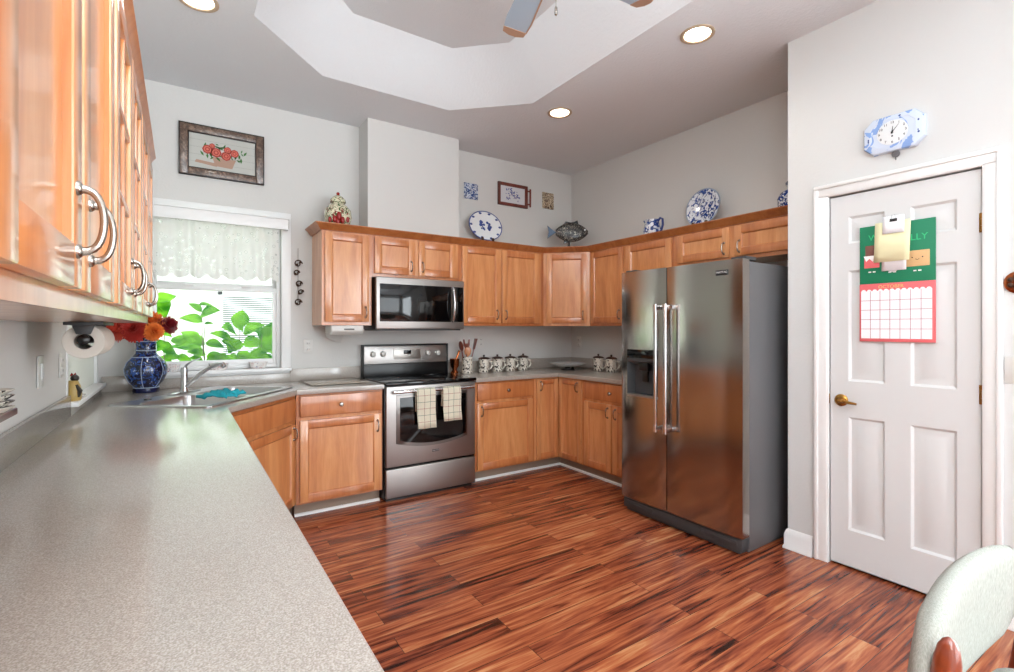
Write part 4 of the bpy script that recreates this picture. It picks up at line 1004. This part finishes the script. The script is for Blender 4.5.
# ------------------------------------------------------------------ things on the right counter
CZ = CT1+.0005
def canister(x, y, lab, rz=0):
    r = thing('canister', lab, 'canister', (x, y, CZ), rz, 'lidded stoneware mugs')
    MB().lathe([(.047, 0), (.05, .004), (.05, .118), (.052, .125), (.049, .128)], (0, 0, 0), 24).build('body', CANM, r)
    MB().lathe([(.056, .129), (.057, .134), (.045, .142), (.02, .148), (.008, .15), (.009, .158), (.012, .166), (.001, .17)], (0, 0, 0), 24).build('lid', DARKW, r)
    MB().tube([(.048, 0, .105), (.075, 0, .10), (.082, 0, .07), (.072, 0, .04), (.048, 0, .028)], .007, 8, flat=1.2).build('handle', CANM, r)
    return r
labs = ['lidded stoneware canister nearest the utensil crock', 'lidded stoneware canister, second from the utensil crock', 'lidded stoneware canister, third from the utensil crock', 'lidded stoneware canister farthest from the utensil crock, in the row of four']
for (x), lab in zip((2.465, 2.62, 2.775, 2.935), labs): canister(x, 4.12, lab, R(-20))
canister(3.52, 3.63, 'left lidded stoneware canister of the pair near the refrigerator', R(-60)); canister(3.52, 3.45, 'right lidded stoneware canister of the pair near the refrigerator', R(-60))
cr = thing('utensil_crock', 'dotted white crock holding wooden utensils, right of the range', 'crock', (2.262, 4.09, CZ))
MB().lathe([(.045, 0), (.05, .005), (.052, .15), (.055, .158), (.050, .158), (.046, .15), (.044, .012), (.001, .01)], (0, 0, 0), 24).build('body', CANM, cr)
RW_ = wood_mat('reddish_utensil_wood', '4A1A10', '6E2A1A', '86402A', .4); LW_ = wood_mat('pale_utensil_wood', 'A8663C', 'C07C50', 'CC9068', .5)
def utensil(name, lab, bx, tx, top, mat, kind):
    b = Vector((2.262+bx, 4.09, CZ+.015)); t = Vector((2.262+tx, 4.09-.01, CZ+top)); g = MB(); d_ = (t-b)
    g.tube([b, b+d_*.75], .0075, 8)
    Mx = Matrix.Translation(b+d_*.78) @ d_.to_track_quat('Z', 'Y').to_matrix().to_4x4()
    h = MB(Mx)
    if kind == 'spoon': h.sphere((0, 0, .035), .033, 12, sy=.35, sz=1.5)
    elif kind == 'spatula': h.prism([(-.022, -.01), (.022, -.01), (.045, .095), (-.034, .095)], -.004, .004, 'Y', .002)
    else:
        h.prism([(-.012, -.01), (.012, -.01), (.03, .03), (.034, .085), (.018, .085), (.014, .045), (-.014, .045), (-.018, .085), (-.034, .085), (-.03, .03)], -.004, .004, 'Y', .002)
    tmp = bpy.data.meshes.new('t'); h.bm.to_mesh(tmp); g.bm.from_mesh(tmp); bpy.data.meshes.remove(tmp); h.bm.free()
    tag(g.build(name, mat), lab, 'utensil', 'wooden utensils in the crock')
utensil('wooden_spoon', 'dark wooden spoon leaning left in the utensil crock', -.02, -.075, .285, RW_, 'spoon')
utensil('wooden_fork', 'dark slotted wooden utensil in the middle of the utensil crock', -.005, -.012, .30, RW_, 'fork')
utensil('wooden_spoon', 'pale wooden spoon in the middle of the utensil crock', .005, .0, .22, LW_, 'spoon')
utensil('wooden_spatula', 'wide red brown wooden spatula leaning right in the utensil crock', .015, .085, .30, RW_, 'spatula')
mo = thing('mortar', 'small copper mortar on the counter beside the range', 'mortar', (2.165, 4.16, CZ))
MB().lathe([(.036, 0), (.038, .01), (.022, .03), (.024, .045), (.040, .07), (.045, .13), (.05, .138), (.043, .138), (.038, .08), (.001, .06)], (0, 0, 0), 20).build('bowl', COPPER, mo)
g = MB(); g.tube([(2.155, 4.16, CZ+.085), (2.18, 4.155, CZ+.14), (2.212, 4.15, CZ+.215)], [.012, .008, .013], 10); tag(g.build('pestle', COPPER), 'copper pestle standing in the mortar beside the range', 'pestle')
ds = thing('serving_dish', 'wide shallow white serving dish on a small stand in the corner of the right counter', 'dish', (3.37, 3.93, CZ))
MB().lathe([(.06, .030), (.12, .034), (.19, .062), (.195, .066), (.188, .067), (.115, .042), (.001, .036)], (0, 0, 0), 36, caps=False).build('dish', CHINAW, ds)
g = MB(); g.lathe([(.07, 0), (.07, .006), (.03, .012), (.03, .028), (.06, .032)], (0, 0, 0), 20); g.prism([(-.02, 0), (.02, 0), (0, .04)], -.09, -.075, 'Y'); g.build('stand', BLACK, ds)
# glass cutting board left of range
g = MB(); g.prism([(.80, 3.80), (1.235, 3.80), (1.235, 4.215), (.80, 4.215)], CZ+.004, CZ+.010, 'Z', .002)
gb = g.build('cutting_board', BOARDG); tag(gb, 'flat frosted glass cutting board on the counter left of the range', 'cutting board')
g = MB(); 
for x in (.83, 1.205):
    for y in (3.83, 4.185): g.lathe([(.008, 0), (.008, .004)], (x, y, CZ), 10)
g.build('foot', BLACK, gb)
# under-cabinet can opener
co = thing('can_opener', 'white under cabinet electric can opener below the cabinet left of the microwave', 'appliance', (1.09, 3.98, 1.3635))
g = MB(); g.prism([(-.08, 0), (.12, 0), (.12, -.06), (-.05, -.075), (-.085, -.045)], -.125, .125, 'X', .008, 3); g.build('body', WHITEP, co)
g = MB(); g.box(-.03, .05, -.0865, -.08, -.035, -.024, .001); g.build('button', DGREY, co)
pts = [(.02, .1, -.06), (-.06, .2, -.10), (-.10, .255, -.09)]; 
g = MB(); g.tube([(-.10, .16, -.03), (-.09, .23, -.09), (-.02, .25, -.13), (.04, .25, -.14), (.06, .24, -.06)], .003, 6); g.build('cord', WHITEP, co)

# ------------------------------------------------------------------ blue vase with flowers
va = thing('flower_vase', 'dark blue and white china vase holding red and orange flowers beside the sink', 'vase', (-.195, 4.09, CZ))
MB().lathe([(.072, 0), (.075, .008), (.072, .028), (.066, .034)], (0, 0, 0), 32).build('foot', plain('deep_cobalt', '0B1540', .15), va)
MB().lathe([(.066, .034), (.095, .07), (.118, .12), (.122, .16), (.108, .20), (.075, .238), (.058, .26), (.054, .30), (.060, .345), (.070, .372), (.064, .372), (.05, .30)], (0, 0, 0), 36, caps=False).build('body', DELFTD, va)
g = MB()
for z, r_ in ((.032, .071), (.235, .079), (.28, .0565), (.34, .0595)):
    g.lathe([(r_, z-.003), (r_+.003, z), (r_, z+.003)], (0, 0, 0), 32, caps=False)
for a in range(0, 360, 60):
    a = R(a+20); g.tube([(r_*cos(a)*1.02, r_*sin(a)*1.02, z) for r_, z in ((.066, .034), (.095, .07), (.118, .12), (.122, .16), (.108, .20), (.078, .236))], .002, 6)
g.build('pale_bands', plain('pale_blue_line', 'A9B6CC', .3), va)
def bloom(c, r_, mat, lab, dirv):
    c = Vector(c); Mx = Matrix.Translation(c) @ Vector(dirv).to_track_quat('Z', 'Y').to_matrix().to_4x4()
    g = MB(Mx); random.seed(int(c.x*1000)); 
    for ring in range(7):
        el = R(-25+17*ring); n_ = [24, 26, 24, 20, 16, 11, 6][ring]
        for i in range(n_):
            a = 2*pi*(i+random.random()*.5)/n_; rr_ = r_*random.uniform(.88, 1.05)*(1-.03*ring)
            d_ = Vector((cos(a)*cos(el), sin(a)*cos(el), sin(el))); sd = Vector((-sin(a), cos(a), 0))*r_*.135; up = d_.cross(sd).normalized()*r_*.05
            p0, p1, p2 = d_*r_*.25, d_*rr_*.72, d_*rr_+Vector((0, 0, .006))
            g.mi = 0
            a_ = [p0-sd*.4, p1-sd+up, p2-sd*.35, p2+sd*.35, p1+sd+up, p0+sd*.4]
            f = g.bm.faces.new([g.bm.verts.new(Mx @ q) for q in (a_[0], a_[1], a_[4], a_[5])]); f2 = g.bm.faces.new([g.bm.verts.new(Mx @ q) for q in (a_[1], a_[2], a_[3], a_[4])])
    rt = thing('flower', lab, 'flower', (0, 0, 0), 0, 'flowers in the blue vase')
    fh = g.build('flower_head', mat, rt, 180); fh.data.materials.append(mat)
    g = MB(); g.sphere(c, r_*.3, 8); g.build('flower_centre', mat, rt)
    g = MB(); base = Vector((-.195+.3*(c.x+.195)*.4, 4.09+.3*(c.y-4.09)*.3, CZ+.30)); g.tube([c, (c+base)/2+Vector((0, 0, .01)), base], .003, 6); g.build('stem', STEM, rt)
vz = CZ+.372
bloom((-.165, 4.04, 1.375), .088, PET[0], 'large orange bloom at the top centre of the blue vase', (.1, -.5, 1))
bloom((-.335, 4.02, 1.335), .085, PET[3], 'coral red bloom at the far left of the blue vase', (-.9, -.6, .5))
bloom((-.25, 3.99, 1.33), .085, PET[1], 'deep red bloom left of centre in the blue vase', (-.3, -1, .5))
bloom((-.075, 4.05, 1.36), .07, PET[2], 'crimson bloom at the right of the blue vase', (.8, -.4, .7))
bloom((-.15, 3.97, 1.32), .065, PET[0], 'small orange bloom low at the right front of the blue vase', (.5, -1, .2))
bloom((-.255, 4.08, 1.39), .060, PET[3], 'coral bloom at the back left of the blue vase', (-.3, 0, 1))

# ------------------------------------------------------------------ paper towel under the left cabinet
ph = thing('paper_towel_holder', 'dark under cabinet paper towel bracket below the left wall cabinets', 'holder', (-.29, 2.30, UZ0-.001))
g = MB(); g.box(-.055, .055, -.01, .33, -.012, 0, .002); g.prism([(-.032, -.012), (.032, -.012), (.020, -.045), (-.020, -.045)], -.008, .0, 'Y', .002); g.prism([(-.032, -.012), (.032, -.012), (.020, -.045), (-.020, -.045)], .318, .326, 'Y', .002); g.build('bracket', DGREY, ph)
g = MB(); g.lathe([(.016, -.322), (.016, -.004), (.019, -.002), (.018, .008), (.010, .014), (.001, .015)], (0, 0, -.064), 16, 'Y'); g.build('spindle', BLACK, ph)
g = MB()
rings = []
for r_, y in ((.028, 2.31), (.0595, 2.31), (.061, 2.314), (.061, 2.600), (.028, 2.600)):
    rings.append([(-.29+r_*cos(2*pi*k_/36), y, UZ0-.072+r_*sin(2*pi*k_/36)) for k_ in range(36)])
g.loops(rings+[rings[0]], caps=False); tag(g.build('paper_towel_roll', PAPER), 'white paper towel roll hanging under the left wall cabinets', 'paper towel')

# figurine on side window sill
fg = thing('bird_figurine', 'small yellow and black rooster figurine on the side window sill', 'figurine', (-.447, 3.235, .9805))
g = MB(); g.lathe([(.028, 0), (.032, .01), (.034, .04), (.028, .075), (.018, .10), (.001, .105)], (0, 0, 0), 16, sy=1.1); g.build('body', plain('figurine_yellow', 'B79A5A', .4), fg)
g = MB(); g.sphere((.006, -.004, .112), .018, 12); g.build('head', plain('figurine_dark', '2A2420', .4), fg)
g = MB(); g.prism([(-.014, .122), (-.006, .14), (0, .128), (.008, .14), (.014, .122)], -.003, .003, 'Y'); g.build('comb', MATS['red_glaze'], fg)
g = MB(); g.tube([(.02, -.02, .02), (.028, -.024, .05), (.014, -.022, .08)], [.008, .011, .006], 8); g.tube([(-.02, .02, .02), (-.024, .026, .06), (-.01, .03, .09)], [.008, .012, .006], 8); g.build('wing', MATS['figurine_dark'], fg)
for i, (y, lab) in enumerate(((3.40, 'flat white dish on the side window sill behind the rooster figurine'),)):
    tag(MB().lathe([(.018, 0), (.032, .006), (.036, .012), (.033, .012), (.016, .005), (.001, .004)], (-.455, y, .9805), 20, sy=1.6).build('small_dish', DISHM), lab, 'dish')

# wooden wall shelf with stacked plates at the far left
sf = MB().box(XL+.001, -.40, 1.60, 2.0, 1.088, 1.108, .003).build('wall_shelf', CHAIRW); tag(sf, 'short reddish wood wall shelf at the left edge above the long counter', 'shelf')
zz = 1.1082
for i, lab in enumerate(('patterned saucer at the bottom of the stack on the left wooden shelf', 'patterned saucer second from the bottom of the stack on the left wooden shelf', 'patterned saucer third from the bottom of the stack on the left wooden shelf', 'patterned saucer on top of the stack on the left wooden shelf')):
    g = MB().lathe([(.022, 0), (.024, .002), (.036, .010), (.042, .014), (.042, .0155), (.034, .013), (.02, .006), (.001, .005)], (-.428, 1.90, zz), 24)
    tag(g.build('saucer', CANM), lab, 'plate', 'stacked saucers on the left shelf'); zz += .0158
# floral dishes on the main sill
for x, lab in ((-.07, 'floral ceramic dish on the window sill behind the faucet, nearest the blue vase'), (.235, 'floral ceramic dish in the middle of the window sill'), (.50, 'floral ceramic dish at the right end of the window sill')):
    g = MB(); g.lathe([(.045, 0), (.05, .004), (.062, .045), (.064, .05), (.060, .05), (.046, .012), (.001, .008)], (x, YB-.005, 1.0305), 24, sy=.55, sx=1.05)
    tag(g.build('floral_dish', DISHM), lab, 'dish', 'floral dishes on the window sill')

# ------------------------------------------------------------------ plants outside the sink window
def leaf(g, base, d, L, Wd, droop=.15):
    d = Vector(d).normalized(); sd = d.cross(Vector((0, -.55, .83))).normalized()
    if sd.length < .1: sd = Vector((1, 0, 0))
    nrm = sd.cross(d).normalized(); n = 7; c = []; l = []; r_ = []
    for i in range(n+1):
        t = i/n; w = Wd*.5*(sin(pi*t**.75))*(1-.15*t); p = Vector(base)+d*L*t-Vector((0, 0, 1))*droop*L*t*t
        c.append(p); l.append(p-sd*w+nrm*w*.25); r_.append(p+sd*w+nrm*w*.25)
    vc = [g.bm.verts.new(p) for p in c]; vl = [g.bm.verts.new(p) for p in l]; vr = [g.bm.verts.new(p) for p in r_]
    for i in range(n):
        for a in (vl, vr):
            f = g.bm.faces.new((vc[i], vc[i+1], a[i+1], a[i])); f.smooth = True
def plant(lab, stems, leaves, loose, y0, group='leafy shrubs outside the window'):
    r = thing('leafy_shrub', lab, 'shrub', (0, 0, 0), 0, group)
    g = MB()
    for (u0, v0, u1, v1, y) in stems:
        p = at(u0, v0, y=y); q = at(u1, v1, y=y); gp = Vector((p.x+.02, y, -.15))
        g.tube([gp, (gp+p)/2+Vector((.03, 0, 0)), p, (p+q)/2+Vector((-.01, 0, 0)), q], [.012, .009, .006, .004, .003], 6)
    g.build('stem', STEM, r)
    g = MB()
    for (u, v, u2, v2, wpx, y) in leaves:
        p = at(u, v, y=y); q = at(u2, v2, y=y); q.y -= random.uniform(-.06, .08); L = (q-p).length
        leaf(g, p, q-p+Vector((0, 0, .07*L)), L*1.15, wpx*y*1.75/491)
    g.build('foliage', LEAF, r, 180)
random.seed(11)
plant('tall leafy shrub stem outside the middle of the sink window', [(205, 365, 202, 312, 4.75), (205, 365, 205, 325, 4.8)],
      [(203, 322, 181, 317, 9, 4.75), (202, 312, 189, 303, 6, 4.75), (200, 316, 218, 310, 12, 4.75), (204, 324, 213, 323, 3, 4.75), (205, 345, 184, 336, 9, 4.8), (205, 343, 222, 346, 8, 4.75), (198, 341, 182, 331, 8, 4.8), (206, 355, 188, 351, 7, 4.75), (206, 357, 222, 354, 6, 4.8), (204, 362, 190, 357, 7, 4.75), (203, 350, 172, 345, 8, 4.85), (199, 305, 211, 304, 4, 4.8), (205, 362, 230, 358, 7, 4.7)], 0, 4.75)
plant('broad leafy shrub outside the right half of the sink window', [(240, 366, 240, 330, 4.85), (262, 366, 262, 335, 4.9), (225, 366, 228, 345, 4.8)],
      [(232, 340, 211, 332, 8, 4.8), (238, 348, 222, 340, 10, 4.8), (239, 328, 243, 309, 9, 4.85), (236, 334, 222, 327, 13, 4.85), (243, 334, 262, 324, 11, 4.85), (240, 340, 230, 350, 10, 4.8), (243, 345, 262, 342, 12, 4.85), (258, 346, 250, 341, 8, 4.85), (262, 335, 260, 326, 7, 4.9), (262, 343, 276, 330, 14, 4.9), (262, 350, 275, 340, 13, 4.9), (258, 347, 276, 352, 10, 4.9), (240, 358, 222, 362, 8, 4.8), (242, 357, 262, 361, 9, 4.8), (255, 360, 276, 358, 9, 4.8), (230, 360, 212, 358, 8, 4.75), (250, 352, 266, 356, 9, 4.85), (238, 352, 246, 362, 9, 4.8), (234, 320, 241, 329, 6, 4.85), (246, 362, 234, 357, 7, 4.75), (262, 364, 276, 364, 7, 4.8), (268, 338, 271, 322, 8, 4.9)], 0, 4.85)
plant('leafy shrub outside the left end of the sink window, behind the blue vase', [(165, 366, 165, 330, 4.8), (150, 366, 150, 300, 4.85)],
      [(157, 302, 175, 295, 10, 4.8), (152, 300, 164, 314, 12, 4.85), (160, 310, 150, 300, 11, 4.85), (168, 342, 154, 350, 9, 4.8), (172, 338, 185, 344, 8, 4.8), (160, 348, 174, 352, 11, 4.75), (165, 358, 180, 356, 8, 4.8), (176, 358, 192, 362, 8, 4.75), (150, 340, 160, 345, 9, 4.8), (175, 345, 195, 340, 9, 4.8), (158, 360, 172, 363, 8, 4.8), (155, 330, 170, 335, 6, 4.8)], 0, 4.8)

# ------------------------------------------------------------------ dining chair in the lower right corner
ch = thing('dining_chair', 'pale upholstered dining chair with reddish teak frame in the lower right corner', 'chair', (1.59, .395, .0), pi)
def pad(w, h, d, zc, curve, tilt, name, mat, n=24, m=14):
    g = MB(); F, Bk = [], []
    for i in range(n+1):
        rowf, rowb = [], []
        for j_ in range(m+1):
            a = -1+2*i/n; b = -1+2*j_/m
            # map square to superellipse
            ax = a*math.sqrt(max(0, 1-.42*b*b)) ; bz = b*math.sqrt(max(0, 1-.42*a*a))
            x = ax*w/2; z = bz*h/2
            e = max(abs(a), abs(b)); th_ = d*.5*math.sqrt(max(0, 1-e**5))
            y = curve*(ax**2) + tilt*z
            rowf.append((x, y-th_, zc+z)); rowb.append((x, y+th_, zc+z))
        F.append(rowf); Bk.append(rowb)
    g.loops(F, caps=False, ring_closed=False); g.loops(Bk, caps=False, ring_closed=False)
    bmesh.ops.remove_doubles(g.bm, verts=g.bm.verts, dist=1e-4)
    return g.build(name, mat, ch, 180)
pad(.80, .32, .06, .622, .04, .10, 'backrest', UPH)
g = MB()
rr = []
for sc, z in ((.96, .395), (1, .41), (1, .435), (.96, .450), (.85, .456)):
    rr.append([(x*sc, .26+y*sc, z) for x, y, _ in rrect(-.26, .26, -.24, .24, .09, 0, 6)])
g.loops(rr); g.build('seat', UPH, ch, 60)
for sx_ in (-1, 1):
    g = MB(); x = .355*sx_; g.tube([(x*.92, -.03, 0), (x*.97, .02, .25), (x*.98, .05, .42), (x*1.0, .068, .56), (x*1.02, .074, .66), (x*1.01, .076, .70), (x*1.0, .077, .725), (x*.995, .077, .738), (x*.99, .077, .743)], [.014, .018, .021, .023, .024, .022, .017, .010, .002], 20, flat=.8); g.build('back_leg', CHAIRW, ch)
    g = MB(); g.tube([(.23*sx_, .50, 0), (.225*sx_, .47, .25), (.22*sx_, .45, .40)], [.013, .018, .022], 14); g.build('front_leg', CHAIRW, ch)
    g = MB(); g.box(.25*sx_-.012, .25*sx_+.012, .04, .46, .345, .395, .006); g.build('side_rail', CHAIRW, ch)
g = MB(); g.box(-.24, .24, .44, .462, .345, .395, .006).box(-.27, .27, .025, .045, .345, .395, .006); g.build('cross_rail', CHAIRW, ch)
